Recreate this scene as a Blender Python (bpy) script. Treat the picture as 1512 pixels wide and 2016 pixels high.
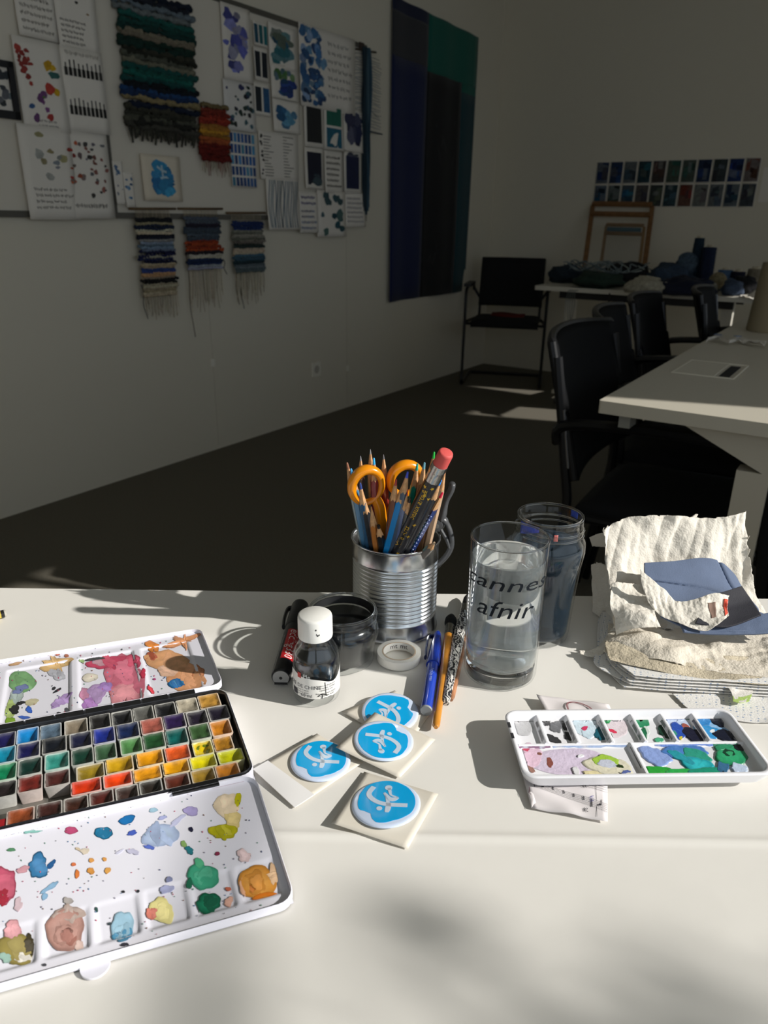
import bpy, math, random
import numpy as np
from math import sin, cos, pi, radians as R, sqrt, hypot
from mathutils import Vector as V, Matrix, noise
for o in list(bpy.data.objects): bpy.data.objects.remove(o)
SC = bpy.context.scene; COL = SC.collection
# ------------------------------------------------------------------ camera
F_PX, PITCH, ROLL = 1460.0, R(21.5), R(0.8)
TZ, EYE = 0.73, 1.093                      # table top height, camera height
ROOM = R(33.0)                             # the room is turned against the near table
FW = V((0, cos(PITCH), -sin(PITCH))); UP0 = V((0, sin(PITCH), cos(PITCH))); RX0 = V((1, 0, 0))
RX = RX0*cos(ROLL)+UP0*sin(ROLL); UPV = UP0*cos(ROLL)-RX0*sin(ROLL)
CAM = V((0, 0, EYE))
cd = bpy.data.cameras.new('camera'); cam = bpy.data.objects.new('camera', cd); COL.objects.link(cam)
cd.sensor_fit = 'HORIZONTAL'; cd.sensor_width = 36; cd.lens = F_PX/1512*36; cd.clip_start = .01
M3 = Matrix((RX, UPV, -FW)).transposed()
cam.matrix_world = Matrix.Translation(CAM) @ M3.to_4x4()
cd.dof.use_dof = True; cd.dof.focus_distance = .60; cd.dof.aperture_fstop = 17
SC.camera = cam
# ------------------------------------------------------------------ light
SUN_DIR = V((1.008, -0.285, 0.576)).normalized()       # towards the sun
w = bpy.data.worlds.new('sky'); SC.world = w; w.use_nodes = True
bg = w.node_tree.nodes['Background']; bg.inputs[0].default_value = (.80, .90, 1.0, 1); bg.inputs[1].default_value = 1.0
sd = bpy.data.lights.new('sun', 'SUN'); sd.energy = 5.2; sd.angle = R(.6); sd.color = (1, .965, .91)
so = bpy.data.objects.new('sun', sd); COL.objects.link(so); so.rotation_mode = 'QUATERNION'
so.rotation_quaternion = SUN_DIR.to_track_quat('Z', 'Y'); so.location = (3, -1, 3)
SC.view_settings.view_transform = 'Standard'; SC.view_settings.look = 'None'
SC.view_settings.exposure = 0.0; SC.view_settings.gamma = 1; SC.view_settings.use_curve_mapping = False
SC.cycles.max_bounces = 14; SC.cycles.transmission_bounces = 12; SC.cycles.transparent_max_bounces = 12
SC.cycles.diffuse_bounces = 5
# ------------------------------------------------------------------ picture -> place helpers
def ray(px, py): return FW+RX*((px-756)/F_PX)-UPV*((py-1008)/F_PX)
def hit(px, py, z=TZ):
    d = ray(px, py); return CAM+d*((z-EYE)/d.z)
def atY(px, py, Y):
    d = ray(px, py); return CAM+d*(Y/d.y)
AV = V((sin(ROOM), cos(ROOM), 0)); BV = V((cos(ROOM), -sin(ROOM), 0))   # along the left wall / across the room
LWX, BWY, RWX, FWY = -2.68, 5.6, 1.8, -2.2
def rm(ac, al, z): return BV*ac+AV*al+V((0, 0, z))
def onplane(px, py, n, c):
    d = ray(px, py); return CAM+d*((c-n.dot(V((0, 0, 0))))/n.dot(d))
def lw(px, py):
    P = onplane(px, py, BV, LWX); return P.dot(AV), P.z
def bw(px, py, al=BWY):
    P = onplane(px, py, AV, al); return P.dot(BV), P.z
def rac(px, py, z):
    P = hit(px, py, z); return P.dot(BV), P.dot(AV)
# ------------------------------------------------------------------ materials
def lin(c):
    if isinstance(c, str):
        c = c.lstrip('#'); c = [int(c[i:i+2], 16)/255 for i in (0, 2, 4)]
    return tuple(x/12.92 if x <= .04045 else ((x+.055)/1.055)**2.4 for x in c[:3])
MC = {}
def mat(name, col, rough=.6, metal=0, noise_amt=0, nscale=30, bump=0, bscale=200, coat=0, trans=0, ior=1.45, attr=False, detail=3, spec=.5, sheen=0, sss=0):
    if name in MC: return MC[name]
    m = bpy.data.materials.new(name); m.use_nodes = True; nt = m.node_tree; b = nt.nodes['Principled BSDF']
    c = lin(col); b.inputs['Base Color'].default_value = (*c, 1)
    b.inputs['Roughness'].default_value = rough; b.inputs['Metallic'].default_value = metal
    b.inputs['Specular IOR Level'].default_value = spec; b.inputs['IOR'].default_value = ior
    b.inputs['Coat Weight'].default_value = coat; b.inputs['Coat Roughness'].default_value = .05
    b.inputs['Transmission Weight'].default_value = trans; b.inputs['Sheen Weight'].default_value = sheen
    src = None
    if attr:
        a = nt.nodes.new('ShaderNodeAttribute'); a.attribute_name = 'Col'; src = a.outputs['Color']
        if not noise_amt: nt.links.new(src, b.inputs['Base Color'])
    if noise_amt or bump:
        tc = nt.nodes.new('ShaderNodeTexCoord')
    if noise_amt:
        n = nt.nodes.new('ShaderNodeTexNoise'); n.inputs['Scale'].default_value = nscale; n.inputs['Detail'].default_value = detail
        nt.links.new(tc.outputs['Object'], n.inputs['Vector'])
        mr = nt.nodes.new('ShaderNodeMapRange'); mr.inputs[1].default_value = .3; mr.inputs[2].default_value = .7
        mr.inputs[3].default_value = 1-noise_amt; mr.inputs[4].default_value = 1+noise_amt*.5
        nt.links.new(n.outputs['Fac'], mr.inputs[0])
        mx = nt.nodes.new('ShaderNodeVectorMath'); mx.operation = 'SCALE'
        if src: nt.links.new(src, mx.inputs[0])
        else: mx.inputs[0].default_value = c
        nt.links.new(mr.outputs[0], mx.inputs['Scale']); nt.links.new(mx.outputs[0], b.inputs['Base Color'])
    if bump:
        n2 = nt.nodes.new('ShaderNodeTexNoise'); n2.inputs['Scale'].default_value = bscale; n2.inputs['Detail'].default_value = 4
        nt.links.new(tc.outputs['Object'], n2.inputs['Vector'])
        bp = nt.nodes.new('ShaderNodeBump'); bp.inputs['Strength'].default_value = bump; bp.inputs['Distance'].default_value = .001
        nt.links.new(n2.outputs['Fac'], bp.inputs['Height']); nt.links.new(bp.outputs['Normal'], b.inputs['Normal'])
    MC[name] = m; return m
def glassmat(name, col, ior=1.45, rough=0.0, murk=0, murkcol='#405060'):
    if name in MC: return MC[name]
    m = bpy.data.materials.new(name); m.use_nodes = True; nt = m.node_tree; nt.nodes.remove(nt.nodes['Principled BSDF'])
    g = nt.nodes.new('ShaderNodeBsdfGlass'); g.inputs[0].default_value = (*lin(col), 1); g.inputs['IOR'].default_value = ior; g.inputs['Roughness'].default_value = rough
    out = nt.nodes['Material Output']
    if murk:
        d = nt.nodes.new('ShaderNodeBsdfDiffuse'); d.inputs[0].default_value = (*lin(murkcol), 1)
        mx = nt.nodes.new('ShaderNodeMixShader'); mx.inputs[0].default_value = murk
        nt.links.new(g.outputs[0], mx.inputs[1]); nt.links.new(d.outputs[0], mx.inputs[2]); nt.links.new(mx.outputs[0], out.inputs[0])
    else: nt.links.new(g.outputs[0], out.inputs[0])
    MC[name] = m; return m
# ------------------------------------------------------------------ mesh builder
class B:
    def __init__(s): s.v = []; s.f = []; s.c = []; s.mi = []; s.cur = None; s.m = 0
    def add(s, vs, fs, col=None):
        o = len(s.v); s.v += [V(x) for x in vs]; s.f += [tuple(i+o for i in f) for f in fs]
        s.mi += [s.m]*len(fs); c = col if col is not None else s.cur
        if c is not None and isinstance(c, list): s.c += c
        else: s.c += [lin(c) if isinstance(c, str) else (c or (1, 1, 1))]*len(vs)
        return s
    def box(s, c, size, ax=None, col=None, taper=1):
        ax = ax or (V((1, 0, 0)), V((0, 1, 0)), V((0, 0, 1))); c = V(c); hx, hy, hz = [q/2 for q in size]
        vs = []
        for z, t in ((-1, 1), (1, taper)):
            for x, y in ((-1, -1), (1, -1), (1, 1), (-1, 1)): vs.append(c+ax[0]*x*hx*t+ax[1]*y*hy*t+ax[2]*z*hz)
        return s.add(vs, [(3, 2, 1, 0), (4, 5, 6, 7), (0, 1, 5, 4), (1, 2, 6, 5), (2, 3, 7, 6), (3, 0, 4, 7)], col)
    def frust(s, p0, p1, r0, r1, n=12, caps=True, col=None, phase=0):
        return s.turn(p0, V(p1)-V(p0), [(r0, 0), (r1, 1)], n, col, caps, phase)
    def turn(s, p0, axis, prof, n=24, col=None, caps=True, phase=0, flat=1, tilt=None):
        # prof: (radius, fraction of axis length)
        p0 = V(p0); L = V(axis).length; z = V(axis).normalized()
        x = tilt.cross(z).normalized() if tilt is not None else z.orthogonal().normalized(); y = z.cross(x)
        vs = []; k = len(prof)
        for r, t in prof:
            for i in range(n):
                a = 2*pi*i/n+phase; vs.append(p0+z*(t*L)+(x*cos(a)+y*sin(a)*flat)*r)
        fs = [(j*n+i, j*n+(i+1) % n, (j+1)*n+(i+1) % n, (j+1)*n+i) for j in range(k-1) for i in range(n)]
        if caps: fs += [tuple(range(n))[::-1], tuple((k-1)*n+i for i in range(n))]
        return s.add(vs, fs, col)
    def lathe(s, c, prof, n=48, col=None, closed=False):
        c = V(c); vs = []; idx = []
        for r, z in prof:
            if r < 1e-6: idx.append([len(vs)]*n); vs.append(c+V((0, 0, z)))
            else:
                idx.append([len(vs)+i for i in range(n)])
                vs += [c+V((r*cos(2*pi*i/n), r*sin(2*pi*i/n), z)) for i in range(n)]
        fs = []
        pr = list(range(len(prof)))
        for a, b in (zip(pr, pr[1:]+[0]) if closed else zip(pr, pr[1:])):
            for i in range(n):
                q = [idx[a][i], idx[a][(i+1) % n], idx[b][(i+1) % n], idx[b][i]]
                u = []
                for t in q:
                    if t not in u: u.append(t)
                if len(u) > 2: fs.append(tuple(u))
        return s.add(vs, fs, col)
    def tube(s, pts, r, n=8, col=None, closed=False, flat=1, nrm=None, caps=True):
        pts = [V(p) for p in pts]; k = len(pts); rr = r if isinstance(r, (list, tuple)) else [r]*k
        vs = []; up = None
        for i, p in enumerate(pts):
            a = pts[i-1] if (i > 0 or closed) else p; b = pts[(i+1) % k] if (i < k-1 or closed) else p
            t = (b-a).normalized() if (b-a).length > 1e-9 else V((0, 0, 1))
            if nrm is not None: x = (nrm-t*nrm.dot(t)).normalized()
            elif up is None: x = t.orthogonal().normalized()
            else: x = (up-t*up.dot(t)).normalized()
            up = x; y = t.cross(x)
            for j in range(n):
                an = 2*pi*j/n; vs.append(p+(x*cos(an)*flat+y*sin(an))*rr[i])
        m = k if closed else k-1
        fs = [(i*n+j, i*n+(j+1) % n, ((i+1) % k)*n+(j+1) % n, ((i+1) % k)*n+j) for i in range(m) for j in range(n)]
        if not closed and caps: fs += [tuple(range(n))[::-1], tuple((k-1)*n+j for j in range(n))]
        return s.add(vs, fs, col)
    def prism(s, pts, d, col=None):
        pts = [V(p) for p in pts]; n = len(pts); d = V(d)
        return s.add(pts+[p+d for p in pts], [tuple(range(n))[::-1], tuple(range(n, 2*n))]+[(i, (i+1) % n, n+(i+1) % n, n+i) for i in range(n)], col)
    def grid(s, fn, nu, nv, col=None, thick=0, colfn=None):
        P = [[V(fn(i/nu, j/nv)) for i in range(nu+1)] for j in range(nv+1)]
        vs = [p for row in P for p in row]; W = nu+1
        fs = [(j*W+i, j*W+i+1, (j+1)*W+i+1, (j+1)*W+i) for j in range(nv) for i in range(nu)]
        cl = [colfn(i/nu, j/nv) for j in range(nv+1) for i in range(nu+1)] if colfn else None
        if thick:
            N = []
            for j in range(nv+1):
                for i in range(nu+1):
                    a = P[j][min(i+1, nu)]-P[j][max(i-1, 0)]; b = P[min(j+1, nv)][i]-P[max(j-1, 0)][i]
                    N.append(a.cross(b).normalized() if a.cross(b).length > 1e-12 else V((0, 0, 1)))
            K = len(vs); vs = vs+[p-n*thick for p, n in zip(vs, N)]
            fs += [tuple(i+K for i in f[::-1]) for f in fs]
            bd = [j*W for j in range(nv+1)]; 
            ring = [i for i in range(W)]+[j*W+nu for j in range(1, nv+1)]+[nv*W+i for i in range(nu-1, -1, -1)]+[j*W for j in range(nv-1, 0, -1)]
            fs += [(ring[(k+1) % len(ring)], ring[k], ring[k]+K, ring[(k+1) % len(ring)]+K) for k in range(len(ring))]
            if cl: cl = cl+cl
        return s.add(vs, fs, cl if cl else col)
    def ribbon(s, pts, wd, nrm, th=.0003, col=None):
        pts = [V(p) for p in pts]; k = len(pts); ww = wd if isinstance(wd, (list, tuple)) else [wd]*k; vs = []
        for i, p in enumerate(pts):
            t = (pts[min(i+1, k-1)]-pts[max(i-1, 0)]).normalized(); x = t.cross(nrm).normalized()
            vs += [p-x*ww[i]/2, p+x*ww[i]/2, p+x*ww[i]/2+nrm*th, p-x*ww[i]/2+nrm*th]
        fs = [(i*4+j, i*4+(j+1) % 4, i*4+4+(j+1) % 4, i*4+4+j) for i in range(k-1) for j in range(4)]+[(3, 2, 1, 0), tuple((k-1)*4+j for j in range(4))]
        return s.add(vs, fs, col)
    def make(s, name, m, parent=None, angle=35, label=None, kind=None):
        me = bpy.data.meshes.new(name); off = V(parent.matrix_basis.translation) if parent else V((0, 0, 0))
        if parent and parent.parent: off = off+V(parent.parent.matrix_basis.translation)
        me.from_pydata([tuple(v-off) for v in s.v], [], s.f)
        for mm in (m if isinstance(m, (list, tuple)) else [m]): me.materials.append(mm)
        if any(s.mi): me.polygons.foreach_set('material_index', s.mi)
        ca = me.color_attributes.new('Col', 'FLOAT_COLOR', 'POINT')
        ca.data.foreach_set('color', [x for c in s.c for x in (c[0], c[1], c[2], 1)])
        me.shade_smooth()
        if angle < 180: me.set_sharp_from_angle(angle=R(angle))
        me.validate()
        o = bpy.data.objects.new(name, me); COL.objects.link(o); o.parent = parent
        if label: o['label'] = label
        if kind: o['kind'] = kind
        return o
def tag(o, label, cat, group=None):
    o['label'] = label; o['category'] = cat
    if group: o['group'] = group
    return o
def thing(name, label, cat, loc=(0, 0, 0), group=None):
    o = bpy.data.objects.new(name, None); COL.objects.link(o); o.location = loc; o.empty_display_size = .02
    return tag(o, label, cat, group)
def dup(root, loc, rz=0, label=None, scale=None):
    r = root.copy(); COL.objects.link(r); r.location = loc; r.rotation_euler = (0, 0, rz)
    if label: r['label'] = label
    for ch in list(root.children):
        c = ch.copy(); COL.objects.link(c); c.parent = r
        for g in ch.children:
            d = g.copy(); COL.objects.link(d); d.parent = c
    return r
def struct(name, b, m):
    o = b.make(name, m); o['kind'] = 'structure'; return o
def text2d(s, size):
    c = bpy.data.curves.new('t', 'FONT'); c.body = s; c.size = size; c.resolution_u = 2; c.align_x = 'CENTER'; c.align_y = 'CENTER'
    o = bpy.data.objects.new('t', c); COL.objects.link(o); dg = bpy.context.evaluated_depsgraph_get(); ev = o.evaluated_get(dg)
    me = ev.to_mesh(); vs = [(v.co.x, v.co.y) for v in me.vertices]; fs = [tuple(p.vertices) for p in me.polygons]
    ev.to_mesh_clear(); bpy.data.objects.remove(o); bpy.data.curves.remove(c); return vs, fs
def addtext(b, s, size, fn, col=None):
    vs, fs = text2d(s, size); return b.add([fn(x, y) for x, y in vs], fs, col)
def catmull(P, t):
    n = len(P)-1; x = t*n; i = min(int(x), n-1); f = x-i
    p0, p1, p2, p3 = P[max(i-1, 0)], P[i], P[i+1], P[min(i+2, n)]
    return ((p1*2)+(p2-p0)*f+(p0*2-p1*5+p2*4-p3)*f*f+(p1*3-p0-p2*3+p3)*f*f*f)*.5
def spline(pts, n): 
    pts = [V(p) for p in pts]; return [catmull(pts, i/n) for i in range(n+1)]
def rrect(w, h, r, n=5):
    out = []
    for cx, cy, a0 in ((w/2-r, h/2-r, 0), (-w/2+r, h/2-r, 90), (-w/2+r, -h/2+r, 180), (w/2-r, -h/2+r, 270)):
        for i in range(n+1):
            a = R(a0+90*i/n); out.append((cx+r*cos(a), cy+r*sin(a)))
    return out
def vary(c, k, rnd): 
    g = 1+rnd.uniform(-k, k); return tuple(max(0, min(1, x*g*(1+rnd.uniform(-k, k)*.2))) for x in c)
# ================================================================== the room
M_wall = mat('white wall paint', '#d8d2c2', .9, bump=.05, bscale=90)
M_wallR = mat('window wall paint', '#cfc9bb', .9)
M_floor = mat('dark grey carpet', '#686357', .97, noise_amt=.25, nscale=220, bump=.5, bscale=500)
M_ceil = mat('white ceiling', '#c8c4b8', .95)
M_alu = mat('brushed aluminium', '#9a9790', .4, .9)
def rbox(b, ac0, ac1, al0, al1, z0, z1, col=None):
    b.box(rm((ac0+ac1)/2, (al0+al1)/2, (z0+z1)/2), (abs(ac1-ac0), abs(al1-al0), abs(z1-z0)), (BV, AV, V((0, 0, 1))), col)
    return b
T = .12; CH = 2.9
b = B(); rbox(b, LWX-T, RWX+T, FWY-T, BWY+T, -.1, 0); struct('floor', b, M_floor)
b = B(); rbox(b, LWX-T, RWX+T, FWY-T, BWY+T, CH, CH+.1); struct('ceiling', b, M_ceil)
b = B(); rbox(b, LWX-T, LWX, FWY-T, BWY+T, 0, CH); struct('wall_left', b, M_wall)
holesF = [(-.6, 1.6, .80, 2.3)]  # unseen opening behind the camera, added as fill light for the near table
def wall_open(b, fixed, lo, hi, holes, boxfn):
    # holes: (p0, p1, z0, z1) sorted, non overlapping in p
    p = lo
    for a0, a1, z0, z1 in holes:
        boxfn(p, a0, 0, CH); boxfn(a0, a1, 0, z0); boxfn(a0, a1, z1, CH); p = a1
    boxfn(p, hi, 0, CH)
b = B(); holesR = [(-2.0, 2.405, .80, 2.32), (2.408, 2.53, 2.06, 2.33), (5.15, 5.56, .25, 2.25)]
wall_open(b, 0, FWY, BWY+T, holesR, lambda p, q, z0, z1: rbox(b, RWX, RWX+T, p, q, z0, z1)); struct('wall_right', b, M_wallR)
b = B(); holesB = [(.46, 1.50, .25, 1.85)]
wall_open(b, 0, LWX, RWX, holesB, lambda p, q, z0, z1: rbox(b, p, q, BWY, BWY+T, z0, z1)); struct('wall_back', b, M_wall)
b = B()
wall_open(b, 0, LWX, RWX+T, holesF, lambda p, q, z0, z1: rbox(b, p, q, FWY-T, FWY, z0, z1)); struct('wall_front', b, M_wall)
b = B(); a0, a1, z0, z1 = holesF[0]; f = .03; y0, y1 = FWY-.09, FWY-.05
for q_ in ((a0, a0+f, z0, z1), (a1-f, a1, z0, z1), (a0, a1, z0, z0+f), (a0, a1, z1-f, z1), ((a0+a1)/2-f/2, (a0+a1)/2+f/2, z0, z1)): rbox(b, q_[0], q_[1], y0, y1, q_[2], q_[3])
struct('window_5', b, M_alu)
for k, (a0, a1, z0, z1) in enumerate(holesR):
    b = B(); f = .02; x0, x1 = RWX+.05, RWX+.09
    rbox(b, x0, x1, a0, a0+f, z0, z1); rbox(b, x0, x1, a1-f, a1, z0, z1); rbox(b, x0, x1, a0, a1, z0, z0+f); rbox(b, x0, x1, a0, a1, z1-f, z1)
    struct('window_%d' % (k+1), b, M_alu)
b = B(); a0, a1, z0, z1 = holesB[0]; f = .02; y0, y1 = BWY+.05, BWY+.09
rbox(b, a0, a0+f, y0, y1, z0, z1); rbox(b, a1-f, a1, y0, y1, z0, z1); rbox(b, a0, a1, y0, y1, z0, z0+f); rbox(b, a0, a1, y0, y1, z1-f, z1)
struct('window_4', b, M_alu)
# fine vertical joints between the plasterboards of the left wall
for k, px in enumerate((418, 683)):
    al, _ = lw(px, 700); b = B(); rbox(b, LWX, LWX+.0015, al-.0015, al+.0015, 0.02, 1.05); struct('trim_%d' % (k+1), b, mat('joint', '#c9c3b4', .9))
# wall socket
al, z = lw(621, 727); P = rm(LWX, al, z); t = thing('wall_socket', 'small white wall socket low on the left wall', 'socket', P)
b = B(); b.prism([P+AV*x+V((0, 0, y)) for x, y in rrect(.08, .08, .008)], BV*.009); b.make('cover_plate', mat('socket white', '#e8e4d8', .4), t)
b = B(); b.turn(P+BV*.009, BV*.002, [(.028, 0), (.027, 1), (.024, 1), (.0235, .2)], 24, caps=False); b.make('socket_rim', MC['socket white'], t)
b = B(); b.turn(P+BV*.0092, BV*.0008, [(.024, 0), (.024, 1)], 24); b.make('socket_face', mat('socket shade', '#b9b4a8', .5), t)
for px in (418, 683):
    al, z = lw(px, 714 if px == 418 else 725)
    b = B(); P = rm(LWX, al, z); b.prism([P+AV*x+V((0, 0, y)) for x, y in rrect(.022, .035, .004)], BV*.006)
    tag(b.make('wall_clip', MC['socket white']), 'tiny white clip on the left wall below the '+('boards' if px == 418 else 'papers, right of the socket'), 'clip')
# ------------------------------------------------------------------ boards on the left wall
M_board = mat('pin board white', '#d9d3c6', .6, spec=.3)
def LP(al, z, off=0): return rm(LWX+off, al, z)
def wbox(b, al0, al1, z0, z1, o0, o1, col=None): return rbox(b, LWX+o0, LWX+o1, al0, al1, z0, z1, col)
BZ0, BZ1 = 1.085, 1.975
def board(al0, al1, label):
    P = LP((al0+al1)/2, BZ0); t = thing('pin_board', label, 'board', P)
    b = B(); wbox(b, al0+.01, al1-.01, BZ0+.01, BZ1-.01, .002, .014); b.make('panel', M_board, t)
    fw = .022
    for a, c, d, e in ((al0, al0+fw, BZ0, BZ1), (al1-fw, al1, BZ0, BZ1), (al0+fw, al1-fw, BZ1-fw, BZ1), (al0+fw, al1-fw, BZ0, BZ0+fw)):
        b = B(); wbox(b, a, c, d, e, .001, .022); b.make('frame_rail', mat('grey board rail', '#5f5c55', .5, .3), t)
    return t
aL, _ = lw(211, 300); aR, _ = lw(716, 270)
board(aL-1.35, aL-.035, 'white pin board with grey rails at the left edge, mostly behind paper sheets')
t = board(aL-.02, aR, 'wide white pin board with aluminium frame holding the blue studies and weavings')
b = B()
for i, px in enumerate((384, 705)): 
    al, _ = lw(px, 60 if px == 384 else 94)
    wbox(b, al-.02, al+.02, BZ1-.03, BZ1+.004, .02, .028)
b.make('clip', mat('dark clip', '#3a2c26', .5), t)
# ------------------------------------------------------------------ paper sheets with their drawings
M_paper = mat('paper sheet', '#e4dfd6', .85); M_ink = mat('wall ink and paint', '#ffffff', .7, attr=True, noise_amt=.2, nscale=60)
M_paperw = mat('cooler paper sheet', '#dcdad6', .85)
def quadspec(x0, x1, yt, yb):
    xm = (x0+x1)/2; a0, _ = lw(x0, (yt+yb)/2); a1, _ = lw(x1, (yt+yb)/2); _, zt = lw(xm, yt); _, zb = lw(xm, yb); return a0, a1, zb, zt
def sheetobj(name, label, cat, spec, off=.024, group=None, kindlist=(), m=None, seed=1, curl=.006):
    a0, a1, z0, z1 = spec; rnd = random.Random(seed)
    P = LP((a0+a1)/2, z0, off); t = thing(name, label, cat, P, group)
    f = lambda u, v: LP(a0+(a1-a0)*u, z1+(z0-z1)*v, off+curl*v*v*(.5+.5*sin(3*u+seed)))
    b = B(); b.grid(f, 6, 8, thick=.0006); b.make('sheet', m or M_paper, t, 180)
    g = lambda u, v: f(u, v)+BV*.0012
    for k, it in enumerate(kindlist):
        b = B(); draw(b, it, g, rnd, (a1-a0), (z1-z0)); b.make(it[0], M_ink, t, kind=None if it[0] in ('emblem', 'stripe_swatches') and it[3:] in ((), ((1, 1),)) else 'stuff')
    return t
def patch(b, g, u0, v0, u1, v1, col, wob=0, rnd=None, n=8):
    # organic flat patch inside the box (u0,v0,u1,v1)
    cx, cy, rx, ry = (u0+u1)/2, (v0+v1)/2, (u1-u0)/2, (v1-v0)/2; pts = []
    ph = rnd.uniform(0, 6) if rnd else 0
    for i in range(n):
        a = 2*pi*i/n; k = 1+(rnd.uniform(-wob, wob) if rnd else 0)
        pts.append(g(min(1, max(0, cx+rx*cos(a)*k)), min(1, max(0, cy+ry*sin(a)*k))))
    b.add([g(cx, cy)+BV*.0003]+pts, [(0, (i+1) % n+1, i+1) for i in range(n)], col)
def rect(b, g, u0, v0, u1, v1, col, n=1):
    b.add([g(u0, v0), g(u1, v0), g(u1, v1), g(u0, v1)], [(3, 2, 1, 0)], col)
def draw(b, it, g, rnd, W, H):
    kind = it[0]; u0, v0, u1, v1 = it[1]; cols = [lin(c) for c in it[2]]; n = it[3] if len(it) > 3 else 10
    if kind in ('writing', 'small_writing'):
        rows = n
        for r in range(rows):
            v = v0+(v1-v0)*(r+.5)/rows; u = u0+rnd.uniform(0, .03)
            h = (v1-v0)/rows*.30
            while u < u1-.04:
                wl = rnd.uniform(.05, .16)*(u1-u0)/.8
                if u+wl > u1: break
                k = int(wl/.022)+2; pts = [g(u+wl*i/k, v+h*(1 if i % 2 else -1)*rnd.uniform(.3, 1)) for i in range(k+1)]
                b.ribbon(pts, min(.004, H*h*.5), BV, .0002, rnd.choice(cols)); u += wl+.03
    elif kind in ('painted_spots', 'drawn_shapes', 'fruit_studies', 'shell_studies', 'petal_studies'):
        for k in range(n):
            s = it[4] if len(it) > 4 else .07; rr = rnd.uniform(.6, 1.2)*s; cu = rnd.uniform(u0+s/2, u1-s/2); cv = rnd.uniform(v0+s/2, v1-s/2)
            asp = rnd.uniform(.5, 1.1)
            patch(b, lambda u, v, q=k: g(u, v)+BV*(.00005*q), cu-rr, cv-rr*asp*W/H, cu+rr, cv+rr*asp*W/H, vary(rnd.choice(cols), .3, rnd), .3, rnd, 9)
    elif kind in ('bottle_row', 'swatch_grid', 'stripe_swatches', 'number_table'):
        nx, ny = it[3]
        for j in range(ny):
            for i in range(nx):
                a = u0+(u1-u0)*i/nx; c = u0+(u1-u0)*(i+1)/nx; d = v0+(v1-v0)*j/ny; e = v0+(v1-v0)*(j+1)/ny; du = (c-a)*.12; dv = (e-d)*.1
                cc = vary(rnd.choice(cols), .3, rnd)
                if kind == 'bottle_row':
                    k = rnd.uniform(.1, .3); m_ = (a+c)/2; rect(b, g, a+du, d+(e-d)*.5, c-du, e-dv, cc); rect(b, g, m_-du*1.2, d+(e-d)*k, m_+du*1.2, d+(e-d)*.5, cc)
                elif kind == 'number_table': rect(b, g, a+du, d+dv*3, a+du+(c-a)*rnd.uniform(.2, .7), e-dv*4, cc)
                else: rect(b, g, a+du, d+dv, c-du, e-dv, cc)
    elif kind in ('blue_wash', 'painted_area'):
        for k in range(n):
            c = vary(rnd.choice(cols), .35, rnd); du = rnd.uniform(.3, .6)*(u1-u0); dv = rnd.uniform(.2, .45)*(v1-v0); a = rnd.uniform(u0, u1-du); d = rnd.uniform(v0, v1-dv)
            patch(b, lambda u, v, q=k: g(u, v)+BV*(.00006*q), a, d, a+du, d+dv, c, .2, rnd, 11)
    elif kind == 'wavy_lines':
        for k in range(n):
            u = u0+(u1-u0)*(k+.5)/n; ph = rnd.uniform(0, 2)
            b.ribbon([g(u+.03*sin(5*q/10+ph), v0+(v1-v0)*q/10) for q in range(11)], .006, BV, .0002, vary(rnd.choice(cols), .3, rnd))
    elif kind == 'emblem':
        c = cols[0]
        for st in (((.38, .25), (.5, .33), (.62, .36)), ((.5, .22), (.52, .5), (.58, .72)), ((.4, .62), (.46, .5), (.6, .47), (.7, .55))):
            b.ribbon([g(*p)+BV*.001 for p in st], .009, BV, .0002, c)
LG = 'sheets pinned to the left board'
WT = ['#55524c', '#6a655e']
sheetobj('drawing_sheet', 'plain white sheet with faint pencil writing at the top left corner', 'paper', quadspec(18, 98, -75, 76), .026, LG, [('writing', (.1, .45, .9, .95), ['#8a867e'], 5)], seed=2)
sheetobj('drawing_sheet', 'white sheet with black handwriting hanging above the bottle sketches', 'paper', quadspec(98, 178, -60, 100), .028, LG, [('writing', (.08, .62, .7, .95), ['#3c3934'], 5), ('drawn_shapes', (.5, .2, .95, .6), ['#2a2620', '#a08050'], 3, .06)], seed=3)
sheetobj('drawing_sheet', 'sheet with red spots and small cups painted on it', 'paper', quadspec(26, 116, 82, 258), .030, LG,
         [('painted_spots', (.03, .08, .36, .52), ['#a03c34', '#8c3029'], 18, .055), ('fruit_studies', (.5, .2, .95, .62), ['#c9a21c', '#3d7070', '#a83a30', '#7da39a'], 6, .11), ('drawn_shapes', (.1, .5, .62, .9), ['#5c7a3c', '#a33431', '#3a5f8a', '#7a4a80'], 8, .07), ('writing', (.3, .86, .8, .97), WT, 2)], seed=4)
sheetobj('drawing_sheet', 'sheet with two rows of black bottle silhouettes', 'paper', quadspec(117, 197, 100, 262), .031, LG,
         [('bottle_row', (.04, .12, .97, .36), ['#12110f', '#2b2927'], (9, 1)), ('bottle_row', (.06, .55, .96, .82), ['#12110f', '#2b2927'], (9, 1)), ('writing', (.1, .02, .9, .12), ['#b5b0a6'], 1)], seed=5)
sheetobj('drawing_sheet', 'pale sheet with grey doodles, a spoon sketch and lines of writing', 'paper', quadspec(35, 136, 250, 432), .033, LG,
         [('drawn_shapes', (.25, .05, .9, .6), ['#9a9a98', '#8c8f98', '#99906a'], 9, .07), ('writing', (.15, .64, .9, .9), ['#6b6862'], 4)], seed=6)
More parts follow.
